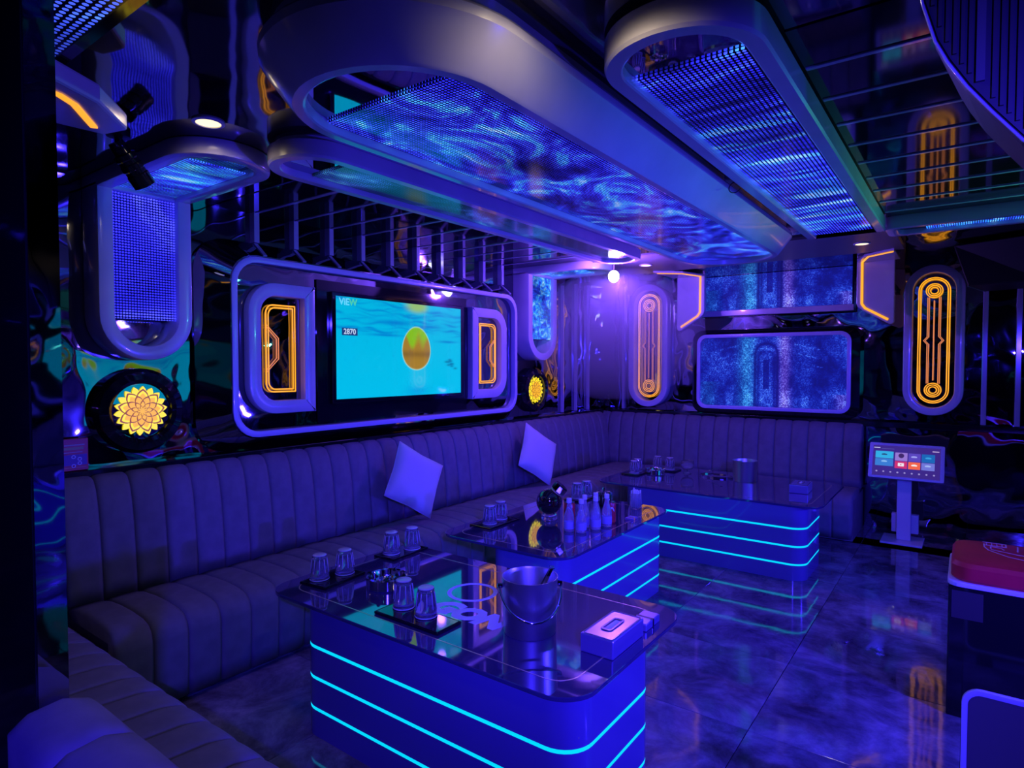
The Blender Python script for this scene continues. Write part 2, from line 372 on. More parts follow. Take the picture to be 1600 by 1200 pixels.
# ================================================================== SOFAS (channel tufted)
def sofa_section(label, n, length, loc, rotz, seat_len=None, seat_n=None, seat_off=0.0, plinth0=0.05):
    """local frame: y along the sofa, +x towards the sitter, origin on the floor at the wall side"""
    t = thing('sofa_section', label, 'sofa', (0, 0, 0), 'channel tufted banquette sections')
    back = [(0.26, 0.40), (0.255, 0.50), (0.245, 0.62), (0.23, 0.76), (0.21, 0.88), (0.185, 0.965), (0.15, 1.015), (0.11, 1.03), (0.06, 1.025), (0.03, 1.00), (0.03, 0.70), (0.03, 0.40)]
    seat = [(0.25, 0.415), (0.34, 0.432), (0.45, 0.440), (0.58, 0.440), (0.69, 0.432), (0.75, 0.415), (0.785, 0.38), (0.80, 0.33), (0.80, 0.22), (0.795, 0.12), (0.79, 0.03)]
    def channel(prof, wd, name, inset):
        nn = 12; rings = []; L = len(prof)
        for k in range(nn + 1):
            s = -1 + 2 * k / nn; off = -inset * (abs(s) ** 9) - 0.0025 * s * s
            ring = []
            for i, (x, z) in enumerate(prof):
                a = prof[max(i - 1, 0)]; b = prof[min(i + 1, L - 1)]
                tx, tz = b[0] - a[0], b[1] - a[1]; l = math.hypot(tx, tz) or 1
                nx, nz = tz / l, -tx / l          # candidate normal
                if name == 'seat_channel': nx, nz = -tz / l, tx / l
                # outward direction
                ring.append((x + nx * off, s * wd / 2 * 0.992, z + nz * off))
            rings.append(ring)
        mb = MB()
        v = [q for r in rings for q in r]; f = []
        for k in range(nn):
            for i in range(L - 1): f.append((k * L + i, k * L + i + 1, (k + 1) * L + i + 1, (k + 1) * L + i))
        f.append(tuple(range(L - 1, -1, -1))); f.append(tuple(nn * L + i for i in range(L)))
        f.append(tuple([0] + [k * L for k in range(1, nn + 1)] + [k * L + L - 1 for k in range(nn, -1, -1)]))
        mb.add(v, f)
        return mb
    def run(prof, cnt, ln, off, name, inset):
        wd = ln / cnt; me = None
        for k in range(cnt):
            if me is None:
                o = part(name, channel(prof, wd, name, inset), M['sofa'], None, smooth='all'); me = o.data; o.parent = t
            else: o = bpy.data.objects.new(name, me); link(o, t)
            o.location = (0, off + wd * (k + 0.5), 0)
    run(back, n, length, 0, 'backrest_channel', 0.009)
    sl = seat_len or length; sn = seat_n or n
    run(seat, sn, sl, seat_off, 'seat_channel', 0.008)
    part('plinth', MB().box(plinth0, 0.72, seat_off, seat_off + sl, 0.0, 0.37), M['sofa'], t)
    part('back_board', MB().box(0.03, 0.15, 0.002, length - 0.002, 0.40, 0.90), M['matte_black'], t)
    t.location = loc; t.rotation_euler.z = rotz
    return t
sofa_section('dark grey channel tufted sofa section beneath the yellow lotus lamp and red menu board', 11, 1.75, (WX, 1.10, 0), 0)
sofa_section('dark grey channel tufted sofa section below the television with the larger cushion', 10, 1.60, (WX, 2.85, 0), 0)
sofa_section('dark grey channel tufted sofa section running into the room corner with the smaller cushion', 14, 2.30, (WX, 4.45, 0), 0)
sofa_section('dark grey channel tufted corner sofa section under the part hidden orange neon capsule', 8, 1.30, (-3.72, WY, 0), -PI / 2, seat_len=0.53, seat_n=3, seat_off=0.77)
sofa_section('dark grey channel tufted sofa section under the glowing blue back wall screen', 10, 1.60, (-2.42, WY, 0), -PI / 2)
ns = sofa_section('dark grey channel tufted sofa section with its back to the partition post', 2, 0.353, (-0.905, 0.27, 0), PI / 2, seat_len=2.6, seat_n=16, plinth0=0.14)
part('rear_cushion', MB().box(0.132, 0.235, 0.745, 2.6, 0.40, 0.96), M['sofa'], None, bevel=0.03).parent = ns

# ---------------------------------------------------------- cushions
def cushion(label, loc, sz, th, roll, lean, yaw, group=None):
    n = 16; mb = MB(); v = []; f = []
    def P(i, j, sgn):
        a = -1 + 2 * i / n; b = -1 + 2 * j / n
        h = max(0.0, (1 - a ** 4) * (1 - b ** 4)) ** 0.6
        pin = 1 - 0.045 * (1 - a * a) * 0 - 0.06 * ((1 - abs(a)) * b * b + (1 - abs(b)) * a * a)
        return (a * sz / 2 * pin, b * sz / 2 * pin, sgn * (th / 2 * h + 0.004))
    idx = {}
    for sgn in (1, -1):
        for j in range(n + 1):
            for i in range(n + 1):
                idx[(i, j, sgn)] = len(v); v.append(P(i, j, sgn))
    for sgn in (1, -1):
        for j in range(n):
            for i in range(n): f.append((idx[i, j, sgn], idx[i + 1, j, sgn], idx[i + 1, j + 1, sgn], idx[i, j + 1, sgn]))
    for i in range(n):
        f += [(idx[i, 0, 1], idx[i + 1, 0, 1], idx[i + 1, 0, -1], idx[i, 0, -1]), (idx[i, n, 1], idx[i + 1, n, 1], idx[i + 1, n, -1], idx[i, n, -1]),
              (idx[0, i, 1], idx[0, i + 1, 1], idx[0, i + 1, -1], idx[0, i, -1]), (idx[n, i, 1], idx[n, i + 1, 1], idx[n, i + 1, -1], idx[n, i, -1])]
    mb.add(v, f)
    t = thing('throw_cushion', label, 'cushion', (0, 0, 0), group)
    part('cover', mb, M['pillow'], t, smooth='all')
    e = sz / 2 * 0.995; pts = []
    for k in range(4):
        c0 = [(-1, -1), (1, -1), (1, 1), (-1, 1)][k]; c1 = [(-1, -1), (1, -1), (1, 1), (-1, 1)][(k + 1) % 4]
        for q in range(8):
            s = q / 8; a = c0[0] + (c1[0] - c0[0]) * s; b = c0[1] + (c1[1] - c0[1]) * s
            pin = 1 - 0.06 * ((1 - abs(a)) * b * b + (1 - abs(b)) * a * a)
            pts.append((a * e * pin, b * e * pin, 0))
    part('piping', MB().tube(pts, 0.005, 5, closed=True), M['pillow'], t, smooth='all')
    # cushion normal along +x (facing the room); rolled in its plane, leant back
    Rm = Matrix.Rotation(yaw, 4, 'Z') @ Matrix.Rotation(-lean, 4, 'Y') @ Matrix(((0, 0, 1, 0), (1, 0, 0, 0), (0, 1, 0, 0), (0, 0, 0, 1))) @ Matrix.Rotation(roll, 4, 'Z')
    t.matrix_world = Matrix.Translation(loc) @ Rm
    return t
cushion('white throw cushion standing on its corner beneath the television', (-3.335, 3.28, 0.735), 0.44, 0.13, math.radians(-32), math.radians(17), math.radians(-4))
cushion('white throw cushion standing on its corner below the small yellow lotus lamp', (-3.335, 4.93, 0.735), 0.46, 0.13, math.radians(-33), math.radians(17), math.radians(-4))

# ================================================================== TABLES
def lowtable(label, tx0, tx1, ty0, ty1, bx0, bx1, by0, by1, strips, top_z=0.565, r=0.11):
    t = thing('bar_table', label, 'table', ((bx0 + bx1) / 2, (by0 + by1) / 2, 0), 'low black glass tables with cyan light bands')
    pt = PT(0)
    zs = [0.0] + [z for s in (0.12, 0.255, 0.39) for z in (s - 0.007, s + 0.007)] + [top_z - 0.016]
    part('plinth', plate(pt, rrect(bx0 + .004, bx1 - .004, by0 + .004, by1 - .004, r, 8), 0, top_z - 0.0165), M['matte_black'], t)
    bands = [(0, .113), (.127, .248), (.262, .383), (.397, top_z - .016)]
    for z0, z1 in bands:
        part('side_band', frame(pt, rrect(bx0, bx1, by0, by1, r, 8), rrect(bx0 + .003, bx1 - .003, by0 + .003, by1 - .003, r, 8), z0, z1), M['table_body'], t, smooth=True)
    for s in (0.12, 0.255, 0.39):
        part('light_strip', frame(pt, rrect(bx0 + .0005, bx1 - .0005, by0 + .0005, by1 - .0005, r, 8), rrect(bx0 + .0035, bx1 - .0035, by0 + .0035, by1 - .0035, r, 8), s - .007, s + .007), M['cyan'], t, smooth=True)
    tp = part('table_top', plate(pt, rrect(tx0, tx1, ty0, ty1, 0.13, 8), top_z - .0155, top_z), M['table_top'], t, bevel=0.003)
    i = 0.085
    part('inlay_line', frame(pt, rrect(tx0 + i, tx1 - i, ty0 + i, ty1 - i, 0.09, 8), rrect(tx0 + i + .005, tx1 - i - .005, ty0 + i + .005, ty1 - i - .005, 0.086, 8), top_z - .002, top_z + .0006), M['gold'], tp)
    return t, tp
t1, top1 = lowtable('low black glass table nearest the partition with ring emblem and lettering on its top', -2.61, -0.935, 1.592, 2.50, -2.345, -0.945, 1.60, 2.20, 3)
t2, top2 = lowtable('low black glass table carrying the red cans and clear bottles', -2.62, -1.70, 2.76, 4.24, -2.25, -1.735, 2.80, 4.18, 3)
t3, top3 = lowtable('low black glass table in front of the back wall sofa', -2.68, -0.84, 4.86, 6.02, -2.40, -0.94, 4.87, 5.50, 3)
for tt, tp, cx, cy, wd in ((t1, top1, -1.80, 2.13, 0.115),):
    part('ring_emblem', frame(PT(0), arc(cx, cy, wd, 0, 2 * PI * 31 / 32, 31), arc(cx, cy, wd - .02, 0, 2 * PI * 31 / 32, 31), 0.5645, 0.5658), M['lav_print'], tp)
    textmesh('lettering', 'GON', 0.16, M['lav_print'], tp, cols((1, 0, 0), (0, 1, 0), (0, 0, 1)), (-1.66, 1.925, 0.5654), 0.0006, 0.25, 0.011)
TZ = 0.5656
# ---------------------------------------------------------- things on the tables
def tumbler_proto():
    t = thing('tumbler', 'upturned clear glass tumbler', 'glass', (0, 0, 0))
    # upturned: mouth down at z=0, thick base on top
    out = [(0.044, 0.0), (0.0455, 0.003), (0.044, 0.03), (0.041, 0.06), (0.037, 0.085), (0.034, 0.105), (0.0335, 0.112), (0.031, 0.115), (0.0, 0.115)]
    inn = [(0.0, 0.092), (0.028, 0.091), (0.0335, 0.083), (0.038, 0.058), (0.041, 0.03), (0.0425, 0.003), (0.044, 0.0)]
    part('glass_body', MB().lathe(inn[:0] + [(0.0425, 0.0)] + out, 20).lathe([(0.0425, 0.0)] + inn[::-1][1:], 20), M['glass'], t, smooth='all')
    part('rim', MB().tube([(.0445 * math.cos(2 * PI * k / 24), .0445 * math.sin(2 * PI * k / 24), .003) for k in range(24)], .0028, 6, closed=True), M['glass_thick'], t, smooth='all')
    part('base_disc', MB().lathe([(0, .1152), (.028, .1152), (.032, .113), (.0335, .1165), (.030, .1185), (0, .1165)], 20), M['glass_thick'], t, smooth='all')
    mb = MB()
    for k in range(10):
        a = 2 * PI * k / 10
        mb.tube([(0.0435 * math.cos(a), 0.0435 * math.sin(a), 0.035), (0.0385 * math.cos(a), 0.0385 * math.sin(a), 0.078), (0.0352 * math.cos(a), 0.0352 * math.sin(a), 0.1)], 0.0022, 5)
    part('facet_ribs', mb, M['glass_thick'], t, smooth='all')
    return t
tum = tumbler_proto(); first = [True]
def tumbler(x, y, z, label, group):
    if first[0]: o = tum; first[0] = False; o.location = (x, y, z); o['label'] = label
    else: o = copy_tree(tum, (x, y, z), random.uniform(0, 1), label)
    o['group'] = group
def coaster(x, y, z, sx, sy, rot, label, h=0.012):
    mb = MB().box(-sx / 2, sx / 2, -sy / 2, sy / 2, 0, h)
    t = thing('coaster', label, 'coaster', (0, 0, 0), 'black drinks mats')
    part('mat', mb, M['gloss_black'], t, bevel=0.003)
    part('edge', frame(PT(0), rrect(-sx / 2 + .004, sx / 2 - .004, -sy / 2 + .004, sy / 2 - .004, .004, 2), rrect(-sx / 2 + .007, sx / 2 - .007, -sy / 2 + .007, sy / 2 - .007, .003, 2), h - .001, h + .0008), M['matte_black'], t)
    t.location = (x, y, z); t.rotation_euler.z = rot
CH = 0.0130
coaster(-2.45, 1.86, TZ, 0.17, 0.26, 0.1, 'black mat under the two tumblers at the table corner by the sofa seat')
coaster(-2.49, 2.345, TZ, 0.15, 0.27, 0.05, 'black mat under the two tumblers beside the television reflection')
coaster(-1.79, 1.768, TZ, 0.36, 0.14, 0.0, 'long black mat under the tumblers next to the ice bucket')
G = 'upturned tumblers'
for x, y in ((-2.475, 1.80), (-2.445, 1.925)): tumbler(x, y, TZ + CH, 'upturned clear tumbler of the pair at the table corner by the sofa seat', G)
for x, y in ((-2.50, 2.28), (-2.475, 2.41)): tumbler(x, y, TZ + CH, 'upturned clear tumbler of the pair standing behind the round ashtray', G)
for x, y in ((-1.90, 1.80), (-1.76, 1.79)): tumbler(x, y, TZ + CH, 'upturned clear tumbler of the pair between ashtray and steel ice bucket', G)
def ashtray(x, y, z, r, label):
    t = thing('ashtray', label, 'ashtray', (x, y, z))
    part('bowl', MB().lathe([(0.0, 0.0), (r * 0.96, 0.0), (r, 0.006), (r, 0.05), (r * 0.93, 0.055), (r * 0.88, 0.05), (r * 0.80, 0.022), (0.0, 0.02)], 28, (x, y, z)), M['chrome'], t, smooth=True)
    mb = MB()
    for k in range(4):
        a = k * PI / 2 + 0.4
        mb.tube([(x + r * .84 * math.cos(a), y + r * .84 * math.sin(a), z + .052), (x + r * 1.0 * math.cos(a), y + r * 1.0 * math.sin(a), z + .053)], 0.009, 8)
    part('cigarette_rest', mb, M['chrome'], t, smooth=True)
    cr = MB(); rnd = random.Random(3)
    for k in range(14):
        a = rnd.uniform(0, 6.28); q = rnd.uniform(0, .62) * r; s = rnd.uniform(.008, .014)
        m = Matrix.Rotation(rnd.uniform(0, 3), 3, 'X') @ Matrix.Rotation(rnd.uniform(0, 3), 3, 'Z')
        v = [m @ Vector(w_) * s for w_ in ((1, 0, 0), (-1, 0, 0), (0, 1, 0), (0, -1, 0), (0, 0, 1), (0, 0, -1))]
        cr.add([(x + q * math.cos(a) + p_.x, y + q * math.sin(a) + p_.y, z + .034 + p_.z) for p_ in v], [(0, 2, 4), (2, 1, 4), (1, 3, 4), (3, 0, 4), (2, 0, 5), (1, 2, 5), (3, 1, 5), (0, 3, 5)])
    part('glass_crystals', cr, M['chrome'], t)
ashtray(-2.17, 1.95, TZ, 0.095, 'round polished metal ashtray on the table with the ring emblem')
def bucket(x, y, z, r, h, label, tongs=None, handle=True):
    t = thing('ice_bucket', label, 'ice bucket', (x, y, z))
    part('pail', MB().lathe([(0, 0), (r * .93, 0), (r * .95, 0.006), (r, h - .004), (r * 1.015, h), (r * .985, h), (r * .96, h - .01), (r * .90, 0.02), (0, 0.018)], 40, (x, y, z)), M['steel'], t, smooth=True)
    if handle:
        pts = []
        ax = Vector((math.cos(0.75), math.sin(0.75), 0)); pr = Vector((ax.y, -ax.x, 0))
        for k in range(17):
            a = PI * k / 16; d = ax * math.cos(a) * (r + 0.012) + (pr * 0.95 + Vector((0, 0, -0.62))) * math.sin(a) * (r + 0.045)
            hr = math.hypot(d.x, d.y)
            if hr < r + 0.010: d.x *= (r + 0.010) / hr; d.y *= (r + 0.010) / hr
            pts.append((x + d.x, y + d.y, z + h - .035 + d.z))
        part('handle', MB().tube(pts, 0.0045, 8), M['chrome'], t, smooth='all')
        mb = MB()
        for s in (1, -1):
            c0 = Vector((x, y, z + h - .035)) + ax * s * r * .97; mb.tube([c0, c0 + ax * s * .022], 0.009, 8)
        part('handle_lug', mb, M['chrome'], t, smooth=True)
    if tongs:
        q = thing('ice_tongs', tongs, 'tongs', (x, y, z + .02))
        a0 = Vector((x - r * .10, y - r * .35, z + .03)); a1 = Vector((x + r * .62, y + r * .50, z + h + .03))
        for s in (-.010, .010):
            o_ = Vector((s, -s, 0)); part('arm', MB().bar([a0 + o_, a0.lerp(a1, .5) + o_ * 1.2, a1 + o_ * .3], .012, .003, up=(0.7, -0.7, 0.2)), M['chrome'], q)
        part('bend', MB().bar([a1 + Vector((.012, -.012, 0)), a1 + Vector((0, 0, .006)), a1 + Vector((-.012, .012, 0))], .014, .003), M['chrome'], q)
    return t
bucket(-1.36, 1.955, TZ, 0.108, 0.215, 'large brushed steel ice bucket with swing handle beside the lettering', 'steel ice tongs leaning out of the handled ice bucket')
def napkin(x, y, z, sx, sy, h, rot, label, mat):
    t = thing('tissue_box', label, 'tissue box', (0, 0, 0), 'metal tissue boxes')
    part('box', MB().box(-sx / 2, sx / 2, -sy / 2, sy / 2, 0, h), mat, t, bevel=0.005)
    part('lid_rim', frame(PT(0), rrect(-sx / 2 + .006, sx / 2 - .006, -sy / 2 + .006, sy / 2 - .006, .01, 3), rrect(-sx / 2 + .010, sx / 2 - .010, -sy / 2 + .010, sy / 2 - .010, .008, 3), h - .001, h + .002), M['chrome'], t)
    part('slot_frame', frame(PT(0), rrect(-sx * .17, sx * .17, -sy * .24, sy * .24, .012, 3), rrect(-sx * .12, sx * .12, -sy * .20, sy * .20, .008, 3), h - .001, h + .004), M['chrome'], t)
    part('tissue', MB().add([(-sx * .08, -sy * .16, h), (sx * .08, -sy * .16, h + .001), (sx * .06, sy * .16, h + .001), (-sx * .08, sy * .16, h), (0, -sy * .1, h + .008), (0, sy * .1, h + .01)], [(0, 1, 4), (1, 2, 5, 4), (2, 3, 5), (3, 0, 4, 5)]), M['white'], t)
    t.location = (x, y, z); t.rotation_euler.z = rot
M['purple_metal'] = pmat('purple_anodised_metal', (0.42, 0.34, 0.75), 0.28, metal=0.7)
napkin(-1.047, 2.045, TZ, 0.132, 0.255, 0.068, 0.0, 'flat purple metal tissue box at the table end by the ice bucket', M['purple_metal'])
t = thing('lighter_case', 'slim metal case lying behind the purple tissue box', 'case', (-1.02, 2.27, TZ))
part('case', MB().box(-1.055, -0.985, 2.205, 2.335, TZ, TZ + .03), M['purple_metal'], t, bevel=.004)
part('case_band', MB().box(-1.056, -0.984, 2.262, 2.276, TZ + .001, TZ + .031), M['chrome'], t)
# ---- middle table
coaster(-2.475, 3.16, TZ, 0.17, 0.32, 0.0, 'black mat under the tumblers at the near corner of the can table')
for x, y in ((-2.465, 3.09), (-2.485, 3.23)): tumbler(x, y, TZ + CH, 'upturned clear tumbler of the pair at the sofa-side corner of the can table', G)
def decanter(x, y, z):
    t = thing('decanter', 'tilted dark glass globe decanter with faceted stopper on a glass foot', 'decanter', (x, y, z))
    part('foot', MB().lathe([(0, 0), (.052, 0), (.056, .006), (.05, .03), (.042, .04), (0, .04)], 20, (x, y, z)), M['glass'], t, smooth=True)
    m = Matrix.Rotation(math.radians(38), 3, Vector((-0.5, 0.85, 0)))
    cen = (x, y, z + .118)
    R0 = 0.086
    prof = [(R0 * math.sin(a), -R0 * math.cos(a)) for a in np.linspace(0, PI * .86, 14)] + [(0.034, R0 * 0.93), (0.034, R0 * 1.02), (0, R0 * 1.02)]
    part('globe', MB().lathe(prof, 26, cen, m), M['dark_glass'], t, smooth='all')
    part('stopper', MB().lathe([(0.0, R0 * 1.0), (.045, R0 * 1.0), (.05, R0 * 1.08), (.05, R0 * 1.52), (.044, R0 * 1.62), (0, R0 * 1.62)], 10, cen, m), M['chrome'], t)
    part('collar', MB().lathe([(.038, R0 * .90), (.048, R0 * .92), (.048, R0 * 1.0), (.03, R0 * 1.0)], 20, cen, m), M['gold'], t, smooth=True)
decanter(-2.25, 3.46, TZ)
def can(x, y, z, label, r=.031, h=.135):
    t = thing('drink_can', label, 'can', (x, y, z), 'red drink cans')
    part('can_body', MB().lathe([(0, 0), (r * .82, 0), (r, .010), (r, h - .014), (r * .86, h)], 22, (x, y, z)), M['can_red'], t, smooth=True)
    part('can_lid', MB().lathe([(r * .86, h), (r * .86, h + .003), (r * .78, h + .003), (r * .76, h - .003), (0, h - .003)], 22, (x, y, z)), M['chrome'], t, smooth=True)
    pts = [(x + (r + .0006) * math.cos(a), y + (r + .0006) * math.sin(a), z + h * (.55 + .22 * math.sin(2.4 * (a + 1.6)))) for a in np.linspace(-2.6, -.4, 14)]
    part('swirl_print', MB().bar(pts, .0012, .012, up=(0, 0, 1)), M['white'], t)
can(-2.03, 3.36, TZ, 'red drink can beside the dark globe decanter', h=.16, r=.036)
can(-1.87, 3.62, TZ, 'red drink can behind the cluster of clear bottles')
def bottle_proto():
    t = thing('water_bottle', 'clear glass water bottle with white cap', 'bottle', (0, 0, 0))
    pr = [(0, 0), (.030, 0), (.033, .006), (.033, .085), (.030, .105), (.020, .135), (.0145, .155), (.0135, .185), (.0, .185)]
    part('bottle_body', MB().lathe(pr, 18), M['glass_bottle'], t, smooth='all')
    part('bottle_label', MB().lathe([(.0334, .018), (.0338, .02), (.0338, .06), (.0334, .062)], 18), pmat('frosted_label', (.35, .34, .55), .4), t, smooth='all')
    part('cap', MB().lathe([(.0155, .178), (.0165, .180), (.0165, .203), (.0150, .206), (0, .206)], 16), M['white'], t, smooth=True)
    return t
bp_ = bottle_proto()
for k, (x, y) in enumerate(((-1.985, 3.28), (-1.955, 3.42), (-1.91, 3.30), (-1.93, 3.52), (-1.875, 3.42), (-1.855, 3.53))):
    o = bp_ if k == 0 else copy_tree(bp_)
    o.location = (x, y, TZ); o['label'] = 'clear bottle with white cap in the cluster beside the red cans'; o['group'] = 'clear bottles on the can table'
for x, y in ((-2.40, 4.08), (-2.385, 4.20)): tumbler(x, y, TZ + CH, 'upturned clear tumbler of the pair behind the clear bottles', G)
coaster(-2.39, 4.14, TZ, 0.15, 0.28, 0.0, 'black mat under the tumblers behind the clear bottles')
def jar(x, y, z):
    t = thing('lidded_jar', 'small black jar with ribbed sides and a knobbed metal lid', 'jar', (x, y, z))
    part('jar_body', MB().lathe([(0, 0), (.058, 0), (.064, .008), (.064, .075), (.058, .08), (0, .08)], 24, (x, y, z)), M['gloss_black'], t, smooth=True)
    part('lid', MB().lathe([(.066, .080), (.066, .087), (.05, .100), (.012, .108), (0, .108)], 24, (x, y, z)), M['chrome'], t, smooth=True)
    part('knob', MB().lathe([(0, .106), (.006, .108), (.010, .118), (.006, .126), (0, .127)], 12, (x, y, z)), M['chrome'], t, smooth=True)
    mb = MB()
    for k in range(16):
        a = 2 * PI * k / 16; mb.tube([(x + .0645 * math.cos(a), y + .0645 * math.sin(a), z + .01), (x + .0645 * math.cos(a), y + .0645 * math.sin(a), z + .074)], .003, 5)
    part('ribs', mb, M['chrome'], t, smooth='all')
jar(-2.16, 4.06, TZ)
t = thing('straw_holder', 'clear square holder full of pale drinking straws at the table corner', 'straw holder', (-1.915, 4.09, TZ))
part('cup', frame(PT(TZ), rrect(-1.950, -1.880, 4.055, 4.125, .01, 3), rrect(-1.947, -1.883, 4.058, 4.122, .008, 3), 0.0, 0.11).add(*(lambda b: (b.v, b.f))(MB().box(-1.946, -1.884, 4.059, 4.121, TZ, TZ + .004))), M['glass'], t)
for i in range(4):
    for j in range(3):
        x, y = -1.938 + i * .0155, 4.07 + j * .02
        part('straw', MB().tube([(x, y, TZ + .006), (x + random.uniform(-.004, .004), y + random.uniform(-.004, .004), TZ + .135 + random.uniform(-.006, .008))], .0045, 6), M['white'], t, smooth='all')
t = thing('match_box', 'small silver packet lying at the table edge below the straws', 'packet', (-1.80, 3.78, TZ))
part('packet', MB().box(-1.83, -1.775, 3.74, 3.82, TZ, TZ + .014), M['purple_metal'], t, bevel=.002)
part('packet_band', MB().box(-1.8305, -1.7745, 3.765, 3.775, TZ + .0005, TZ + .0145), M['chrome'], t)
# ---- far table
coaster(-2.54, 5.42, TZ, 0.17, 0.28, 0.0, 'black mat under the tumblers at the sofa-side end of the far table')
for x, y in ((-2.53, 5.36), (-2.55, 5.48)): tumbler(x, y, TZ + CH, 'upturned clear tumbler of the pair at the sofa-side end of the far table', G)
coaster(-2.40, 5.75, TZ, 0.30, 0.17, 0.0, 'black mat under the tumblers near the goblet on the far table')
for x, y in ((-2.465, 5.76), (-2.33, 5.74)): tumbler(x, y, TZ + CH, 'upturned clear tumbler of the pair near the goblet on the far table', G)
ashtray(-2.36, 5.47, TZ, 0.085, 'round polished metal ashtray on the far table')
t = thing('glass_pitcher', 'clear glass goblet with a wide rim on the far table', 'goblet', (-2.14, 5.70, TZ))
part('bowl', MB().lathe([(.0, .035), (.04, .04), (.058, .06), (.062, .09), (.058, .125), (.055, .125), (.058, .09), (.054, .064), (.036, .046), (0, .043)], 24, (-2.14, 5.70, TZ)), M['glass'], t, smooth='all')
part('stem', MB().lathe([(0, 0), (.04, 0), (.038, .006), (.010, .012), (.010, .036), (0, .037)], 20, (-2.14, 5.70, TZ)), M['glass'], t, smooth='all')
t = thing('serving_tray', 'shallow oval glass tray between goblet and bucket on the far table', 'tray', (-1.86, 5.70, TZ))
def ell(cx, cy, a, b, n=32): return [(cx + a * math.cos(2 * PI * k / n), cy + b * math.sin(2 * PI * k / n)) for k in range(n)]
part('tray_floor', plate(PT(TZ), ell(-1.86, 5.70, .15, .09), 0, .005), M['glass'], t)
part('tray_rim', frame(PT(TZ), ell(-1.86, 5.70, .158, .098), ell(-1.86, 5.70, .150, .090), 0.0, .014), M['chrome'], t)
t = thing('cocktail_spoon', 'long thin metal spoon leaning on the oval tray', 'spoon', (-1.98, 5.68, TZ))
part('rod', MB().tube([(-2.00, 5.67, TZ + .014), (-1.93, 5.69, TZ + .05), (-1.84, 5.72, TZ + .085)], .003, 6), M['chrome'], t, smooth='all')
part('scoop', MB().lathe([(0, -.006), (.010, -.004), (.014, .002), (.012, .004), (0, 0)], 12, (-1.825, 5.725, TZ + .09)), M['chrome'], t, smooth='all')
bucket(-1.59, 5.64, TZ, 0.105, 0.185, 'smaller polished steel ice bucket without tongs on the far table', None, handle=False)
napkin(-1.09, 5.45, TZ, 0.14, 0.24, 0.068, 0.05, 'flat blue-grey metal tissue box on the end of the far table', M['purple_metal'])

# ================================================================== TELEVISION WALL
def tv_image(nx, ny):
    X, Y = np.meshgrid((np.arange(nx) + .5) / nx, (np.arange(ny) + .5) / ny); rng = np.random.RandomState(4)
    img = np.zeros((ny, nx, 3)); img[:] = (0.0, 0.50, 0.80)
    img *= (0.93 + 0.10 * (1 - Y))[..., None]
    # water surface streaks in the upper third
    st = np.zeros_like(X)
    for k in range(60):
        cx, cy = rng.uniform(0, 1), rng.uniform(.66, .99); a = rng.uniform(.03, .16); b = rng.uniform(.006, .018); tl = rng.uniform(-.18, .05)
        dx = X - cx; dy = Y - cy - tl * dx - .012 * np.sin(28 * dx + k)
        st = np.maximum(st, np.exp(-((dx / a) ** 2 + (dy / b) ** 2)) * rng.uniform(.4, 1))
    for cx, cy, a, b in ((.35, .645, .14, .014), (.87, .60, .09, .014), (.42, .78, .15, .03), (.70, .76, .12, .02)):
        st = np.maximum(st, np.exp(-(((X - cx) / a) ** 2 + ((Y - cy) / b) ** 2)))
    img = img * (1 - .85 * st[..., None]) + np.array((.0, .16, .60)) * (.85 * st[..., None])
    # floating fruit
    cx, cy, rx, ry = .595, .515, .118, .235
    yy = (Y - cy) / ry; e = ((X - cx) / (rx * (1 - .10 * yy))) ** 2 + yy ** 2
    n = .06 * np.sin(60 * X) + .05 * np.sin(37 * X + 9 * Y)
    g = np.clip((Y - (cy + .02) + n) / .10, 0, 1)[..., None]
    fr = np.array((.22, .50, .0)) * g + np.array((.36, .20, .01)) * (1 - g)
    fr = fr * (1 - .35 * np.exp(-((Y - .45) / .04) ** 2))[..., None]
    m = (e < 1)[..., None]; img = np.where(m, fr, img)
    rim_ = np.exp(-((np.sqrt(e) - 1.0) / .03) ** 2)[..., None]; img = img * (1 - .6 * rim_) + np.array((.45, .8, .6)) * .6 * rim_
    e2 = np.exp(-(((X - .60) / .09) ** 2 + ((Y - .98) / .075) ** 2) ** 2)[..., None]; img = img * (1 - e2) + np.array((.30, .52, .16)) * e2
    for k in range(9):
        cx, cy = rng.uniform(.80, .96), rng.uniform(.24, .40); q = np.exp(-(((X - cx) / .018) ** 2 + ((Y - cy) / .012) ** 2))[..., None]
        img = img * (1 - .7 * q) + np.array((0, .1, .3)) * .7 * q
    q = np.exp(-(((X - .60) / .09) ** 2 + ((Y - .05) / .05) ** 2))[..., None]; img = img * (1 - .5 * q) + np.array((0, .25, .7)) * .5 * q
    return img
t = thing('television_surround', 'wide rounded black mirror surround with a lavender border framing the television', 'wall panel', (WX, 3.475, 1.0))
o2 = rrect(2.00, 4.955, 1.135, 2.285, 0.17); o1 = rrect(1.84, 5.06, 1.058, 2.38, 0.20); i2 = rrect(2.045, 4.91, 1.18, 2.24, 0.14)
part('bevel_shell', MB().loft([ring3(PL, o1, 0.001), ring3(PL, o1, 0.03), ring3(PL, o2, 0.15), ring3(PL, rrect(2.01, 4.945, 1.145, 2.275, .165), .15), ring3(PL, rrect(2.01, 4.945, 1.145, 2.275, .165), .10)], cap0=True, cap1=False), M['mirror'], t, smooth=True)
part('border_trim', frame(PL, rrect(2.008, 4.947, 1.143, 2.277, .167), i2, 0.10, 0.156), M['strip_lav'], t, smooth=True, bevel=.004)
part('inner_panel', plate(PL, i2, 0.09, 0.105), M['mirror'], t)
tv = thing('television', 'flat television showing a floating green fruit in turquoise water', 'television', (WX, 3.44, 1.2))
part('back_plate', MB().box(WX + .108, WX + .118, 2.64, 4.22, 1.20, 2.19), M['gloss_black'], tv)
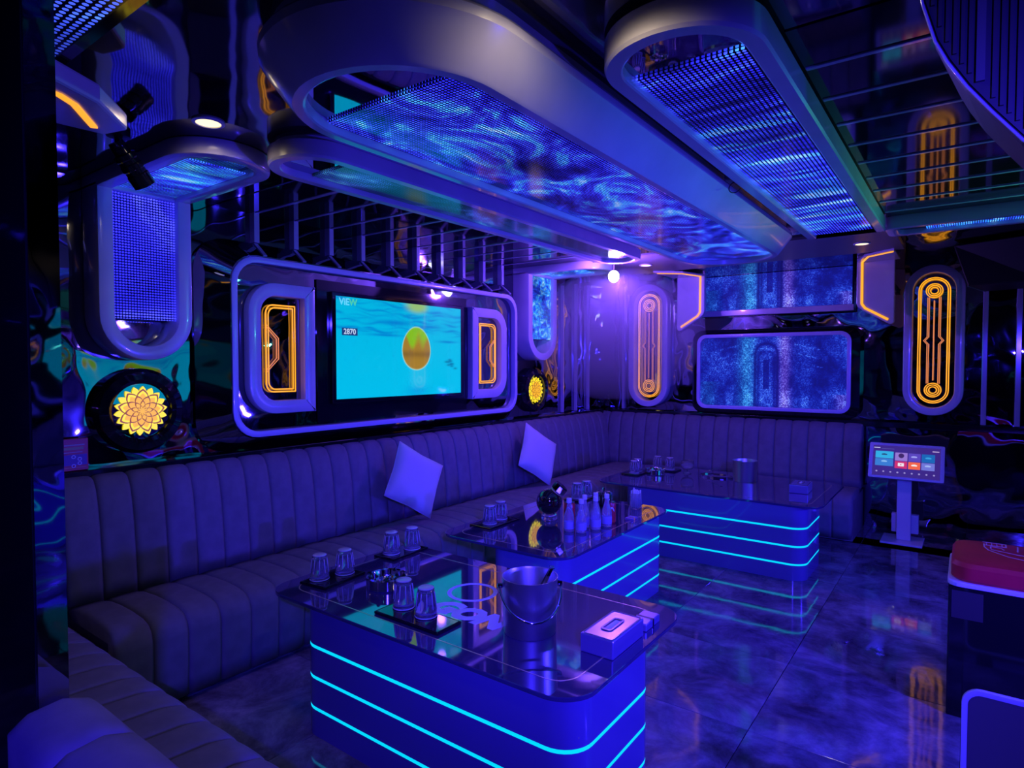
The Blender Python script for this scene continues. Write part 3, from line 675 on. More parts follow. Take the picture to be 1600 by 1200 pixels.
part('housing', MB().box(WX + .119, WX + .150, 2.745, 4.135, 1.325, 2.115), M['gloss_black'], tv, bevel=.004)
TVI = tv_image(280, 158)
scr = screengrid('screen', PL, 2.775, 4.105, 1.355, 2.088, .1512, 280, 158, TVI, M['tv_picture'], tv)
OL = cols((0, 1, 0), (0, 0, 1), (1, 0, 0))
textmesh('channel_lettering', 'ViE', 0.068, emat('caption_pale_blue', (.12, .66, .92)), scr, OL, (WX + .1518, 2.848, 2.05), .0004, 0, .002)
textmesh('channel_lettering', 'W', 0.068, emat('caption_green', (.06, .60, .35)), scr, OL, (WX + .1518, 2.927, 2.05), .0004, 0, .002)
part('number_plate', MB().box(WX + .1513, WX + .1517, 2.825, 2.965, 1.812, 1.865), emat('caption_navy', (.0, .03, .13)), scr)
textmesh('number_lettering', '2870', 0.055, emat('caption_white', (.55, .68, .85)), scr, OL, (WX + .152, 2.895, 1.838), .0003, 0, .001)
def neon_d(flip, y0, y1, z0, z1, label, mat):
    """D shaped lavender ring with neon bracket inside; flip=False: rounded corners at low y"""
    t = thing('neon_wall_light', label, 'wall light', (WX + .1, (y0 + y1) / 2, z0))
    cs = (0, 1, 1, 0) if flip else (1, 0, 0, 1)
    wd = .085
    part('ring', frame(PL, rrect(y0, y1, z0, z1, .19, 8, cs), rrect(y0 + wd, y1 - wd, z0 + wd, z1 - wd, .11, 8, cs), 0.106, 0.172), M['rim'], t, smooth=True, bevel=.010)
    part('mirror_back', plate(PL, rrect(y0 + wd - .003, y1 - wd + .003, z0 + wd - .003, z1 - wd + .003, .11, 8, cs), 0.1065, .120), M['mirror'], t)
    a0, a1, b0, b1 = y0 + wd + .05, y1 - wd - .055, z0 + wd + .055, z1 - wd - .055
    for k, ins in enumerate((0, .016)):
        part('neon_tube', MB().tube([PL(a, b, .140) for a, b in rrect(a0 + ins, a1 - ins, b0 + ins, b1 - ins, .05, 5, cs)], .0045, 6, closed=True), mat, t, smooth='all')
    e = (a1 - .003) if flip else (a0 + .003); s = -1 if flip else 1; mz = (b0 + b1) / 2; hh = (b1 - b0)
    for ins in (0, .014):
        pts = [(e, mz + hh * .27 - ins), (e + s * (.085 - ins), mz + hh * .12 - ins * .4), (e + s * (.085 - ins), mz - hh * .12 + ins * .4), (e, mz - hh * .27 + ins)]
        part('neon_bracket', MB().tube([PL(a, b, .140) for a, b in pts], .0035, 6), M['neon_thin'], t, smooth='all')
neon_d(False, 2.105, 2.59, 1.285, 2.125, 'lavender D shaped wall light with amber neon, above the larger cushion', M['neon'])
neon_d(True, 4.245, 4.755, 1.292, 2.118, 'lavender D shaped wall light with amber neon, beside the arched speaker band', M['neon'])

# ---------------------------------------------------------- fins above the television surround
for k in range(10):
    yy = 2.238 + .2895 * k
    t = thing('wall_fin', 'thin lavender fin folding from the ceiling down to the television surround', 'fin', (WX, yy, 2.38), 'folded fins above the television')
    part('ceiling_blade', MB().box(WX + .055, -2.615, yy - .011, yy + .011, 2.571, CZ), M['fin'], t, bevel=.002)
    part('wall_blade', MB().box(WX, WX + .055, yy - .018, yy + .018, 2.385, CZ), M['fin'], t, bevel=.002)
    part('foot_blade', MB().bar([PL(yy, 2.379, .036), PL(yy, 2.291, .146)], .026, .008, up=(.62, 0, .78)), M['fin'], t)
for k, (yy, z1) in enumerate(((6.01, 2.50), (6.31, 2.55), (6.60, 2.56))):
    single('wall_strip', MB().box(WX, WX + .035, yy - .012, yy + .012, 1.058, z1), M['fin'], 'slim vertical lavender strip on the mirror wall near the room corner', 'strip', (0, 0, 0), 'vertical strips near the corner', bevel=.003)
single('wall_strip', MB().box(-3.46, -3.43, WY - .035, WY, 1.058, 2.56), M['fin'], 'slim vertical strip on the back wall next to the part hidden neon capsule', 'strip', (0, 0, 0), 'vertical strips near the corner', bevel=.003)
for xx, lb in ((0.11, 'slim vertical lavender strip on the back wall nearest the full neon capsule'), (0.345, 'slim vertical lavender strip on the back wall behind the hanging corner speaker')):
    single('wall_strip', MB().box(xx - .02, xx + .02, WY - .06, WY, 1.058, 2.56), M['fin'], lb, 'strip', (0, 0, 0), bevel=.004)

# ---------------------------------------------------------- speaker bands folding from wall to ceiling
def speaker_band(yc, hw, zb, xend, label, splabel, ledv, ledh, led_bottom, backing=True, z0=2.535):
    t = thing('speaker_band', label, 'led panel', (WX, yc, zb), 'arched white bands folding onto the ceiling')
    dp = .20
    wd = .075
    ov = stadium(yc, zb + hw, z0, hw, 18, True, False); iv = stadium(yc, zb + hw, z0, hw - wd, 18, True, False)
    part('wall_ring', frame(PL, ov, iv, 0.0, dp), M['rim'], t, smooth=True, bevel=.010)
    xs = WX
    oh = stadium_a(yc, xs, xend - hw, hw, 18, False, True); ih = stadium_a(yc, xs + dp - .02, xend - hw, hw - wd, 18, False, True)
    part('ceiling_ring', frame(PC, oh, ih, 0.0, CZ - z0 + .03), M['rim'], t, smooth=True, bevel=.010)
    part('wall_back_panel', plate(PL, stadium(yc, zb + hw, 2.50, hw - wd - .003, 14, True, False), 0.001, .02), M['mirror_flat'], t)
    part('ceiling_glass', plate(PC, stadium_a(yc, WX + .12, xend - hw, hw - wd - .002, 14, False, True), .001, .03), M['gloss_black'], t)
    if backing: part('speaker_cloth', MB().box(WX + .021, WX + .06, yc - hw + wd + .004, yc + hw - wd - .004, led_bottom, 2.49), M['speaker_cloth'], t)
    ledplate('led_curtain', PL, [(yc - hw + wd + .002, led_bottom), (yc + hw - wd - .002, led_bottom), (yc + hw - wd - .002, z0 - .005), (yc - hw + wd + .002, z0 - .005)], .165, ledv, t)
    ledplate('led_curtain', PC, [(WX + .17, yc - hw + wd + .002), (xend - hw - .02, yc - hw + wd + .002), (xend - hw - .02, yc + hw - wd - .002), (WX + .17, yc + hw - wd - .002)], CZ - z0 + .005, ledh, t)
    if splabel:
        s = thing('loudspeaker', splabel, 'speaker', (WX + .06, yc, 1.9))
        part('cabinet', MB().box(WX + .061, WX + .12, yc - hw + wd + .02, yc + hw - wd - .02, led_bottom + .02, 2.42), M['speaker_cloth'], s)
        for zc, r in ((2.03, .075), (1.955 + .21, .022)):
            part('driver_cone' if r > .03 else 'tweeter', MB().lathe([(r, 0), (r, .012), (r * .86, .014), (r * .3, .004), (r * .28, .010), (0, .014)], 24, (0, 0, 0), Matrix.Rotation(PI / 2, 3, 'Y')).__class__().add([(WX + .121 + z_, yc + rx * math.cos(a), zc + rx * math.sin(a)) for rx, z_ in ((r, 0), (r, .012), (r * .86, .014), (r * .3, .004), (r * .28, .010), (.0005, .014)) for a in [2 * PI * q / 24 for q in range(24)]],
                 [(i * 24 + q, i * 24 + (q + 1) % 24, (i + 1) * 24 + (q + 1) % 24, (i + 1) * 24 + q) for i in range(5) for q in range(24)]), M['gloss_black'], s, smooth=True)
speaker_band(1.515, 0.235, 1.625, -2.60, 'wide white arched band with blue pixel curtain above the larger lotus lamp', 'loudspeaker with round cones behind the blue pixel curtain', M['led_spk'], M['led_spk2'], 1.845)
speaker_band(5.345, 0.265, 1.645, -2.78, 'white arched band with bright blue pixel curtain beyond the television', None, M['led_far'], M['led_far'], 1.86)

# ---------------------------------------------------------- lotus lamps
def lotus(yc, zc, label):
    t = thing('lotus_lamp', label, 'wall lamp', (WX, yc, zc), 'yellow lotus wall lamps')
    def ringx(r, c, n=40): return [PL(yc + r * math.cos(2 * PI * k / n), zc + r * math.sin(2 * PI * k / n), c) for k in range(n)]
    part('bezel', MB().loft([ringx(.235, 0), ringx(.235, .05), ringx(.215, .085), ringx(.175, .10), ringx(.155, .085), ringx(.15, .06)], cap1=False), M['gloss_black'], t, smooth=True)
    part('glass_disc', MB().loft([ringx(.152, .045), ringx(.152, .062)]), M['mirror_flat'], t)
    def star(n, r0, r1, rot=0.0, sub=4):
        pts = []
        for k in range(n):
            for q in range(sub * 2):
                s = q / (sub * 2); a = rot + 2 * PI * (k + s - .5) / n
                u = 1 - abs(2 * s - 1); rr = r0 + (r1 - r0) * (u ** .75)
                pts.append((yc + rr * math.cos(a), zc + rr * math.sin(a)))
        return pts
    part('petal_plate', plate(PL, star(18, .108, .137, .1), .064, .069), M['yellow'], t)
    for n, r0, r1, rot, mt, c in ((9, .088, .122, .1, 'brown', .0705), (9, .080, .112, .1, 'yellow', .072), (9, .062, .098, .1, 'orange', .0735), (9, .060, .088, .45, 'brown', .075), (9, .054, .079, .45, 'orange', .0765), (9, .036, .060, .1, 'brown', .078), (9, .030, .052, .1, 'orange', .0795), (9, .015, .034, .45, 'brown', .081), (9, .010, .028, .45, 'orange', .0825)):
        part('petal_layer', plate(PL, star(n, r0, r1, rot), c - .003, c), M[mt], t)
lotus(1.525, 1.345, 'large yellow lotus lamp in a round black bezel beside the red menu board')
lotus(5.40, 1.335, 'yellow lotus lamp in a round black bezel beneath the far arched band')

# ---------------------------------------------------------- red menu board on the ledge
t = thing('menu_board', 'small red printed menu board standing on the sofa ledge by the mirror post', 'menu board', (WX + .06, 1.20, 1.056))
part('board', MB().box(WX + .055, WX + .075, 1.112, 1.262, 1.0565, 1.222), pmat('menu_red', (.55, .05, .08), .4), t, bevel=.003)
def onboard(y0, y1, z0, z1, col, e=0.0):
    part('print', MB().box(WX + .0752, WX + .0758, y0, y1, z0, z1), pmat('print_ink', col, .5), t)
onboard(1.12, 1.255, 1.085, 1.14, (.16, .08, .45)); onboard(1.12, 1.24, 1.165, 1.178, (.45, .40, .22)); onboard(1.155, 1.245, 1.186, 1.192, (.5, .45, .5))
onboard(1.12, 1.235, 1.150, 1.154, (.5, .42, .55)); onboard(1.12, 1.145, 1.183, 1.20, (.5, .45, .55)); onboard(1.12, 1.25, 1.072, 1.075, (.6, .3, .2))
for yy, zz in ((1.195, 1.128), (1.222, 1.116), (1.222, 1.094), (1.195, 1.082)):
    part('print_ring', frame(PL, arc(yy, zz, .010, 0, 2 * PI * 11 / 12, 11), arc(yy, zz, .006, 0, 2 * PI * 11 / 12, 11), .0758, .0764), M['lav_print'], t)

# ================================================================== BACK WALL
def cathedral(nx, ny, v0, v1, seed):
    """blue video picture of an arched hall; v0..v1 = part of the full picture height shown"""
    rng = np.random.RandomState(seed)
    X, Y = np.meshgrid((np.arange(nx) + .5) / nx, v0 + (v1 - v0) * (np.arange(ny) + .5) / ny)
    def smooth(sc):
        g = rng.rand(int(12 * sc) + 3, int(24 * sc) + 3); xi = X * 24 * sc; yi = np.clip(Y, 0, 1.2) / 1.2 * 12 * sc
        i = xi.astype(int); j = yi.astype(int); fx = xi - i; fy = yi - j
        return (g[j, i] * (1 - fx) + g[j, i + 1] * fx) * (1 - fy) + (g[j + 1, i] * (1 - fx) + g[j + 1, i + 1] * fx) * fy
    n = .5 * smooth(.5) + .3 * smooth(1.2) + .2 * smooth(3)
    lum = .02 + .70 * np.clip(n - .22, 0, 1) ** 1.25 * 1.4
    lum += .42 * np.clip(1 - np.abs(Y - (.10 + .35 * np.abs(X - .47) * 0)) / .22, 0, 1) * (.4 + .8 * smooth(2))
    for cx, w_, k in ((.365, .050, .30), (.60, .038, .30)): lum += k * np.exp(-((X - cx) / w_) ** 4) * (.55 + .5 * smooth(3)) * (Y < .98)
    def archmask(cx, hw, top, th):
        d = np.where(Y > top - hw * 1.9, np.sqrt((X - cx) ** 2 + ((Y - (top - hw * 1.9)) / 1.9) ** 2), np.abs(X - cx)); return np.exp(-((d - hw) / th) ** 2)
    lum += .10 * (np.abs(X - .48) < .10); lum *= 1 - .9 * archmask(.48, .078, .90, .014); lum *= 1 - .7 * archmask(.48, .055, .80, .012)
    lum += .35 * np.exp(-(((X - .48) / .04) ** 2 + ((Y - .83) / .03) ** 2)); lum *= 1 - .75 * (np.abs(X - .48) < .022) * (Y < .68) * (Y > .25)
    for s in (-1, 1):
        lum += .0 * np.exp(-((Y - (.42 + 2.2 * (X - .48 - s * .31) ** 2 * 8)) / .022) ** 2) * (np.abs(X - .48 - s * .31) < .10)
        for q in range(3): lum += .35 * np.exp(-((Y - (.60 + .12 * q + s * -.5 * (X - .48 - s * .28))) / .012) ** 2) * (np.abs(X - .48 - s * .28) < .09) * (smooth(6) > .5)
        for cx, hw, tp in ((.48 + s * .20, .035, .30), (.48 + s * .33, .045, .24), (.48 + s * .44, .03, .16)):
            d = (np.abs(X - cx) < hw) & (Y < tp - 5 * (X - cx) ** 2 / hw * .5); lum *= 1 - .45 * d
    spk = rng.rand(ny, nx); lum *= .38 + 1.2 * spk ** 1.5
    lum *= np.where((np.arange(ny) % 2 == 0)[:, None], .85, 1.1)
    img = np.zeros((ny, nx, 3)); L_ = np.clip(lum, 0, 1.3)
    img[..., 2] = np.clip(.20 + 1.10 * L_, 0, 1.1); img[..., 1] = .008 + .26 * L_ ** 2; img[..., 0] = .006 + .09 * L_ ** 2.2
    cy_ = np.exp(-((X - .34) / .06) ** 2) + .5 * np.exp(-((X - .06) / .06) ** 2) * (Y < .35); img[..., 1] += .26 * (cy_ * L_); 
    pk = np.exp(-((X - .605) / .04) ** 2) + .6 * np.exp(-((X - .97) / .04) ** 2) * (Y < .2); img[..., 0] += .24 * pk * L_; img[..., 1] += .05 * pk * L_
    return np.clip(img, 0, 1.2) * .9
t = thing('wall_screen', 'rounded blue picture screen with lavender border above the back sofa', 'screen', (-1.72, WY, 1.1))
o2 = rrect(-2.47, -0.93, 1.115, 1.935, .10); i2 = rrect(-2.432, -0.968, 1.153, 1.897, .07)
part('shell', MB().loft([ring3(PB, rrect(-2.56, -0.84, 1.058, 1.995, .13), 0), ring3(PB, rrect(-2.54, -0.86, 1.058, 1.985, .12), .10), ring3(PB, o2, .15), ring3(PB, o2, .10)], cap1=False), M['gloss_black'], t, smooth=True)
part('border_trim', frame(PB, o2, i2, .11, .162), M['strip_lav'], t, smooth=True, bevel=.004)
screengrid('picture', PB, -2.432, -0.968, 1.153, 1.897, .135, 170, 86, cathedral(170, 86, 0, 1, 11), M['led_picture'], t)
part('backing', plate(PB, i2, .08, .134), M['gloss_black'], t)
t = thing('upper_screen', 'wide blue picture screen high between the two orange edged hooks', 'screen', (-1.69, WY, 2.2))
part('backing', MB().box(-2.45, -0.92, WY - .09, WY, 2.13, 2.579), M['gloss_black'], t)
screengrid('picture', PB, -2.43, -0.94, 2.20, 2.576, .091, 170, 43, cathedral(170, 43, 0, .58, 11), M['led_picture'], t)
part('bottom_rail', MB().box(-2.45, -0.92, WY - .125, WY - .0905, 2.135, 2.198), M['rim'], t, bevel=.006)

def capsule(xc, r, z0, z1, label, depth=.12):
    t = thing('neon_capsule', label, 'wall light', (xc, WY, z0), 'tall neon capsules on the back wall')
    a0, a1 = z0 + r, z1 - r
    part('ring', frame(PB, stadium(xc, a0, a1, r, 20), stadium(xc, a0, a1, r - .072, 20), 0, depth), M['rim'], t, smooth=True, bevel=.012)
    part('mirror_back', plate(PB, stadium(xc, a0, a1, r - .074, 20), .001, .03), M['mirror'], t)
    c = .075; r1 = r - .115
    for q in (0, .016): part('outer_tube', MB().tube([PB(a, b, c) for a, b in stadium(xc, a0, a1, r1 - q, 16)], .0045, 6, closed=True), M['neon'], t, smooth='all')
    k = r1 / .12
    for zc in (a0, a1):
        for q in (.030, .048, .064): part('ring_tube', MB().tube([PB(a, b, c) for a, b in arc(xc, zc, q * k, 0, 2 * PI * 23 / 24, 23)], .0042, 6, closed=True), M['neon'], t, smooth='all')
    zm = (a0 + a1) / 2
    for s in (-1, 1):
        for q in (0, .012):
            e = (.050 - q) * k * s
            pts = [(xc + e, a0 + .06), (xc + e, zm - .035), (xc + e + s * .028, zm), (xc + e, zm + .035), (xc + e, a1 - .06)]
            part('inner_tube', MB().tube([PB(a, b, c) for a, b in pts], .0035, 6), M['neon_thin'], t, smooth='all')
    part('centre_tube', MB().tube([PB(xc, a0 + .09, c), PB(xc, a1 - .09, c)], .005, 6), M['neon_thin'], t, smooth='all')
capsule(-3.085, .248, 1.10, 2.555, 'tall lavender capsule with orange neon in the room corner beside the purple lamp')
capsule(-0.27, .235, 1.13, 2.52, 'tall lavender capsule with amber neon above the song kiosk')

def hook(s, xi, label):
    """s=+1: the orange edge faces +x (left hook), s=-1 mirrored; xi = x of the inner edge"""
    t = thing('hook_panel', label, 'wall panel', (xi - s * .15, 6.5, 1.97), 'hook shaped panels with orange strips')
    P2 = lambda a, b, c: (a, 6.56 - c, b)
    X = lambda d: xi - s * d
    out = [(X(.30), 1.985), (X(.285), 1.968), (X(.262), 1.968), (X(.05), 2.10), (X(.012), 2.135), (X(0), 2.165), (X(0), CZ), (X(.30), CZ)]
    part('plate', plate(P2, out, 0, .06), M['rim'], t, bevel=.006)
    part('orange_strip', MB().bar([P2(a, b, .062) for a, b in ((X(.255), 2.008), (X(.072), 2.12), (X(.045), 2.16), (X(.043), 2.54))], .020, .010, up=(0, -1, 0)), M['neon'], t)
    # ceiling arm running towards the room
    arm = [(X(0), 6.50), (X(.10), 6.15), (X(.34), 5.95), (X(.34), 6.50)]
    part('ceiling_arm', plate(PC, arm, 0.0205, .04), M['rim'], t, bevel=.005)
    part('orange_strip', MB().bar([PC(a, b, .043) for a, b in ((X(.043), 6.49), (X(.125), 6.19), (X(.325), 6.02))], .014, .006), M['neon'], t)
    part('bracket', MB().box(min(X(.28), X(.20)), max(X(.28), X(.20)), 6.56, WY, 2.30, 2.36), M['matte_black'], t)
hook(1, -2.272, 'hook shaped lavender panel with orange strip beside the corner capsule')
hook(-1, -0.85, 'hook shaped lavender panel with orange strip beside the kiosk capsule')

# ================================================================== CEILING PANELS
def rim_panel(name, label, ax, b0, b1, prof, led_r, led_c, led_b0, led_b1, led, endr=True):
    """prof: list of (radius, depth below ceiling) going from the ceiling outside down, round the lip and up inside"""
    t = thing(name, label, 'ceiling panel', (ax, (b0 + b1) / 2, CZ))
    rings = [ring3(PC, stadium(ax, b0, b1, r, 24, True, endr), max(c - .04, 0)) for r, c in prof]; led_c -= .04
    part('rim', MB().loft(rings, cap0=False, cap1=False), M['rim'], t, smooth=True)
    part('glass_plate', plate(PC, stadium(ax, b0, b1, led_r, 24, True, endr), led_c - .014, led_c - .008), M['mirror_flat'], t)
    h = led_r - .004
    ledplate('led_sheet', PC, [(ax - h, led_b0), (ax + h, led_b0), (ax + h, led_b1), (ax - h, led_b1)], led_c, led, t)
    return t
rim_panel('ceiling_light_panel', 'largest boat shaped white ceiling panel with a swirling blue pixel screen', -1.44, 1.39, 4.58,
          [(.40, 0), (.40, .085), (.43, .09), (.437, .10), (.435, .125), (.352, .232), (.342, .24), (.312, .24), (.305, .236), (.302, .19)], .304, .212, 1.31, 4.78, M['led_big'])
rim_panel('ceiling_light_panel', 'narrow white ceiling panel with a dim pixel screen beside the folded fins', -2.405, 1.75, 4.72,
          [(.175, 0), (.175, .055), (.195, .06), (.205, .066), (.205, .130), (.198, .14), (.155, .14), (.150, .136), (.148, .10)], .15, .115, 1.84, 4.80, M['led_thin'])
rim_panel('ceiling_light_panel', 'white ceiling panel with coarse blue pixel rows beside the right hand fins', -0.695, 1.80, 4.76,
          [(.205, 0), (.205, .045), (.225, .05), (.236, .056), (.236, .130), (.230, .14), (.186, .14), (.180, .136), (.178, .10)], .18, .115, 1.84, 4.755, M['led_right'], endr=False)
t = thing('ceiling_light_panel', 'long white ceiling panel with blue pixel band crossing before the corner speaker', 'ceiling panel', (0.5, 4.92, CZ))
part('rim', frame(PC, rrect(-.47, 1.49, 4.775, 5.10, .06), rrect(-.40, 1.42, 4.83, 5.05, .04), 0.0, .085), M['rim'], t, smooth=True, bevel=.01)
ledplate('led_sheet', PC, [(-.25, 4.832), (1.418, 4.832), (1.418, 5.048), (-.25, 5.048)], .06, M['led_far'], t)
part('glass_plate', MB().box(-.40, 1.42, 4.83, 5.05, CZ - .052, CZ - .001), M['gloss_black'], t)
t = thing('ceiling_disc', 'round white ceiling drum over the head of the room', 'ceiling panel', (-.02, .9, CZ))
def disc(r, z, n=40): return [(-.20 + r * math.cos(2 * PI * k / n), 1.29 + r * math.sin(2 * PI * k / n), z) for k in range(n)]
part('drum', MB().loft([disc(.19, CZ), disc(.19, 2.555), disc(.20, 2.55), disc(.20, 2.50), disc(.19, 2.49)]), M['rim'], t, smooth=True)
part('glass_plate', MB().loft([disc(.13, 2.4895), disc(.13, 2.484)]), M['gloss_black'], t)
for k in range(9):
    yy = 2.24 + .2965 * k
    single('ceiling_fin', MB().box(-.452, 1.49, yy - .011, yy + .011, 2.570, CZ), M['fin'], 'slim lavender fin across the mirror ceiling between white panel and hanging speaker', 'fin', (0, 0, 0), 'parallel fins across the ceiling', bevel=.004)

# ---------------------------------------------------------- corner ceiling pieces beyond the partition
t = thing('corner_led_panel', 'coarse blue pixel panel on the ceiling beyond the partition post', 'led panel', (-1.9, .35, CZ))
part('frame', MB().box(-2.30, -1.20, .401, .70, CZ - .10, CZ), M['gloss_black'], t)
ledplate('led_sheet', PC, [(-2.26, .41), (-1.22, .41), (-1.22, .665), (-2.26, .665)], .106, M['led_corner'], t)
t = thing('hook_panel', 'lavender ceiling plate with orange strip beside the black spotlight', 'ceiling panel', (-2.4, .6, CZ))
part('plate', plate(PC, [(-2.34, .42), (-2.08, .42), (-2.10, .66), (-2.18, .80), (-2.36, .95), (-2.47, .92), (-2.52, .42)], .11, .17), M['rim'], t, bevel=.01)
part('neck', plate(PC, [(-2.48, .42), (-2.32, .42), (-2.32, .8), (-2.48, .8)], 0, .109), M['matte_black'], t)
part('orange_strip', MB().bar([PC(a, b, .172) for a, b in ((-2.19, .43), (-2.185, .62), (-2.205, .70), (-2.25, .755), (-2.41, .865))], .022, .006), M['neon'], t)

# ---------------------------------------------------------- spotlight, downlights, purple lamp
t = thing('spotlight', 'black ribbed spotlight on a swivel joint hanging beside the arched band', 'spotlight', (-2.90, 1.13, CZ))
part('mount', MB().lathe([(0, 0), (.045, 0), (.045, -.02), (.015, -.025), (.015, -.05), (0, -.05)], 20, (-2.90, 1.13, CZ)), M['matte_black'], t, smooth=True)
dv = Vector((-.02, .16, -.20)).normalized(); mt_ = dv.to_track_quat('Z', 'Y').to_matrix()
p0 = (-2.90, 1.13, CZ - .06)
part('head', MB().lathe([(0, -.02), (.03, -.02), (.034, .0), (.034, .03), (.046, .035), (.046, .055), (.042, .06), (.042, .075), (.046, .08), (.046, .10), (.042, .105), (.042, .12), (.046, .125), (.046, .175), (.040, .178)], 24, p0, mt_), M['gloss_black'], t, smooth=True)
part('lens', MB().lathe([(.041, .176), (.0, .174)], 24, p0, mt_), emat('spot_lens', (.55, .5, 1.0), .9), t)
def downlight(x, y, z, label, e):
    t = thing('downlight', label, 'downlight', (x, y, z), 'warm round downlights')
    part('trim_ring', MB().lathe([(.060, 0), (.062, -.006), (.048, -.008), (.046, 0)], 28, (x, y, z)), M['white'], t, smooth=True)
    part('lens', MB().lathe([(.047, -.004), (.03, -.006), (0, -.007)], 24, (x, y, z)), M['warm'], t, smooth=True)
    l = bpy.data.lights.new('downlight_lamp', 'SPOT'); l.spot_size = math.radians(172); l.spot_blend = .5; l.energy = e * 2; l.color = (1.0, .78, .50); l.shadow_soft_size = .04
    lo = bpy.data.objects.new('downlight_lamp', l); link(lo, t); lo.location = (0, 0, -.012)
downlight(-2.486, 1.30, CZ, 'warm round downlight above the arched speaker band', 2.2)
downlight(-0.78, 1.33, CZ, 'warm round downlight between the two large ceiling panels', 5.0)
downlight(-0.70, 5.60, CZ - .02, 'warm round downlight over the right end of the far table', .2)
downlight(-2.52, 5.57, CZ - .02, 'warm round downlight beside the purple stage lamp', .2)
t = thing('stage_lamp', 'glowing violet stage lamp hanging in the far corner', 'stage lamp', (-2.62, 5.10, CZ))
part('mount', MB().lathe([(0, 0), (.03, 0), (.03, -.03), (.012, -.035), (.012, -.13), (0, -.13)], 16, (-2.62, 5.10, CZ)), M['chrome'], t, smooth=True)
part('bulb', MB().lathe([(.050 * math.sin(a), -.175 + .055 * math.cos(a)) for a in np.linspace(.02, PI - .02, 12)], 20, (-2.62, 5.10, CZ)), emat('violet_bulb', (.62, .60, 1.0), 14.0), t, smooth='all')
l = bpy.data.lights.new('stage_bulb', 'POINT'); l.energy = 85; l.color = (.22, .07, 1.0); l.shadow_soft_size = .045
lo = bpy.data.objects.new('stage_bulb', l); link(lo, t); lo.location = (.10, -.10, -.20)
t = thing('ceiling_sensor', 'small grey ceiling sensor with a loop of wire between the large panels', 'sensor', (-.955, 3.15, 2.50))
part('body', MB().box(-1.0, -.935, 3.12, 3.20, 2.515, CZ), M['rim_dark'], t, bevel=.01)
part('wire_loop', MB().tube([(-.955 + .03 * math.cos(a), 3.16 + .03 * math.sin(a) * .4, 2.485 + .03 * math.sin(a)) for a in np.linspace(.3, 5.9, 18)], .0025, 5), M['matte_black'], t, smooth='all')

# ---------------------------------------------------------- hanging speakers
t = thing('hanging_speaker', 'large dark rounded loudspeaker with ribbed grille hanging from the ceiling fins', 'speaker', (.3, 1.6, CZ))
def spk_outline(d=0.0):
    pts = [(-.10 + d, CZ)]
    for a, b in ((-.100, 2.42), (-.090, 2.33), (-.067, 2.247), (-.046, 2.201), (-.014, 2.145), (.026, 2.087), (.074, 2.022), (.13, 1.975), (.20, 1.945), (.30, 1.935)): pts.append((a + d * .9, b + d * .6))
    pts += [(.62, 1.935 + d), (.72, 2.05), (.74, CZ)]
    return pts
PS = lambda a, b, c: (a, 1.52 - c, b)
part('cabinet', MB().loft([ring3(PS, spk_outline(.04), -.40), ring3(PS, spk_outline(0), -.03), ring3(PS, spk_outline(0), 0)]), M['matte_black'], t)
part('grille_plate', plate(PS, spk_outline(.006), .0005, .004), M['grille'], t)
ol = spk_outline(.010)
def zlow(x):
    q = ol[:-3]
    for (a, b), (c_, d_) in zip(q[:-1], q[1:]):
        if a <= x <= c_ and c_ > a: return b + (d_ - b) * (x - a) / (c_ - a)
    return q[-1][1]
for k in range(38):
    x = -.075 + k * .0125
    if .0 < x < .014: continue
    part('grille_rib', MB().box(x, x + .006, 1.52 - .010, 1.52 - .0041, zlow(x) + .004, CZ - .002), M['grille'], t)
part('front_band', MB().box(.000, .014, 1.52 - .012, 1.52 - .0041, zlow(.0) + .004, CZ - .002), pmat('grille_band', (.05, .047, .07), .5), t)
part('edge_trim', MB().tube([PS(a, b, .004) for a, b in spk_outline(0)[1:-2]], .003, 6), M['fin'], t, smooth='all')
t = thing('hanging_speaker', 'black wedge loudspeaker hanging in the far corner before the wall strips', 'speaker', (.25, 6.3, 2.2))
bx = [(-.02, 6.05), (.42, 5.95), (.62, 6.45), (.10, 6.60)]
part('cabinet', MB().loft([[(a, b, 2.56) for a, b in ((-.12, 6.15), (.46, 5.90), (.72, 6.50), (.02, 6.72))], [(a, b, 2.22) for a, b in bx]]), M['matte_black'], t, bevel=.008)
part('edge_trim', MB().tube([(-.02, 6.047, 2.218), (.10, 6.603, 2.218)], .004, 6), M['rim_dark'], t)
part('hanger', MB().box(.2, .4, 6.2, 6.4, 2.5605, CZ), M['matte_black'], t)

# ================================================================== KIOSK
t = thing('song_kiosk', 'touch screen song kiosk on a slim post against the back wall', 'kiosk', (-.45, 6.55, 0))
part('base', MB().box(-.62, -.30, 6.40, 6.74, 0, .018), M['white_metal'], t, bevel=.005)
part('post', MB().box(-.505, -.395, 6.54, 6.60, .018, .66), M['white_metal'], t, bevel=.006)
part('cable_box', MB().box(-.55, -.34, 6.61, 6.68, .07, .24), M['white_metal'], t, bevel=.006)
th = math.radians(24); kc = Vector((-.44, 6.50, .735)); ku = Vector((0, math.sin(th), math.cos(th))); kn = Vector((0, -math.cos(th), math.sin(th)))
def PK(a, b, c): q = kc + Vector((a, 0, 0)) + ku * b + kn * c; return (q.x, q.y, q.z)
part('bezel', plate(PK, rrect(-.285, .285, -.165, .165, .012, 3), -.03, 0.0), M['white_metal'], t, smooth=True, bevel=.003)
sc_ = part('touch_screen', plate(PK, rrect(-.255, .255, -.145, .140, .002, 2), -.004, .0012), pmat('kiosk_glass', (.01, .01, .03), .1, emit=(.045, .02, .22), estr=1.0), t)
def kt(name, a0, a1, b0, b1, col, s=1.0, c=.0022): return part(name, plate(PK, rrect(a0, a1, b0, b1, .003, 2), .0013, c), emat('kiosk_' + name, col, s), sc_)
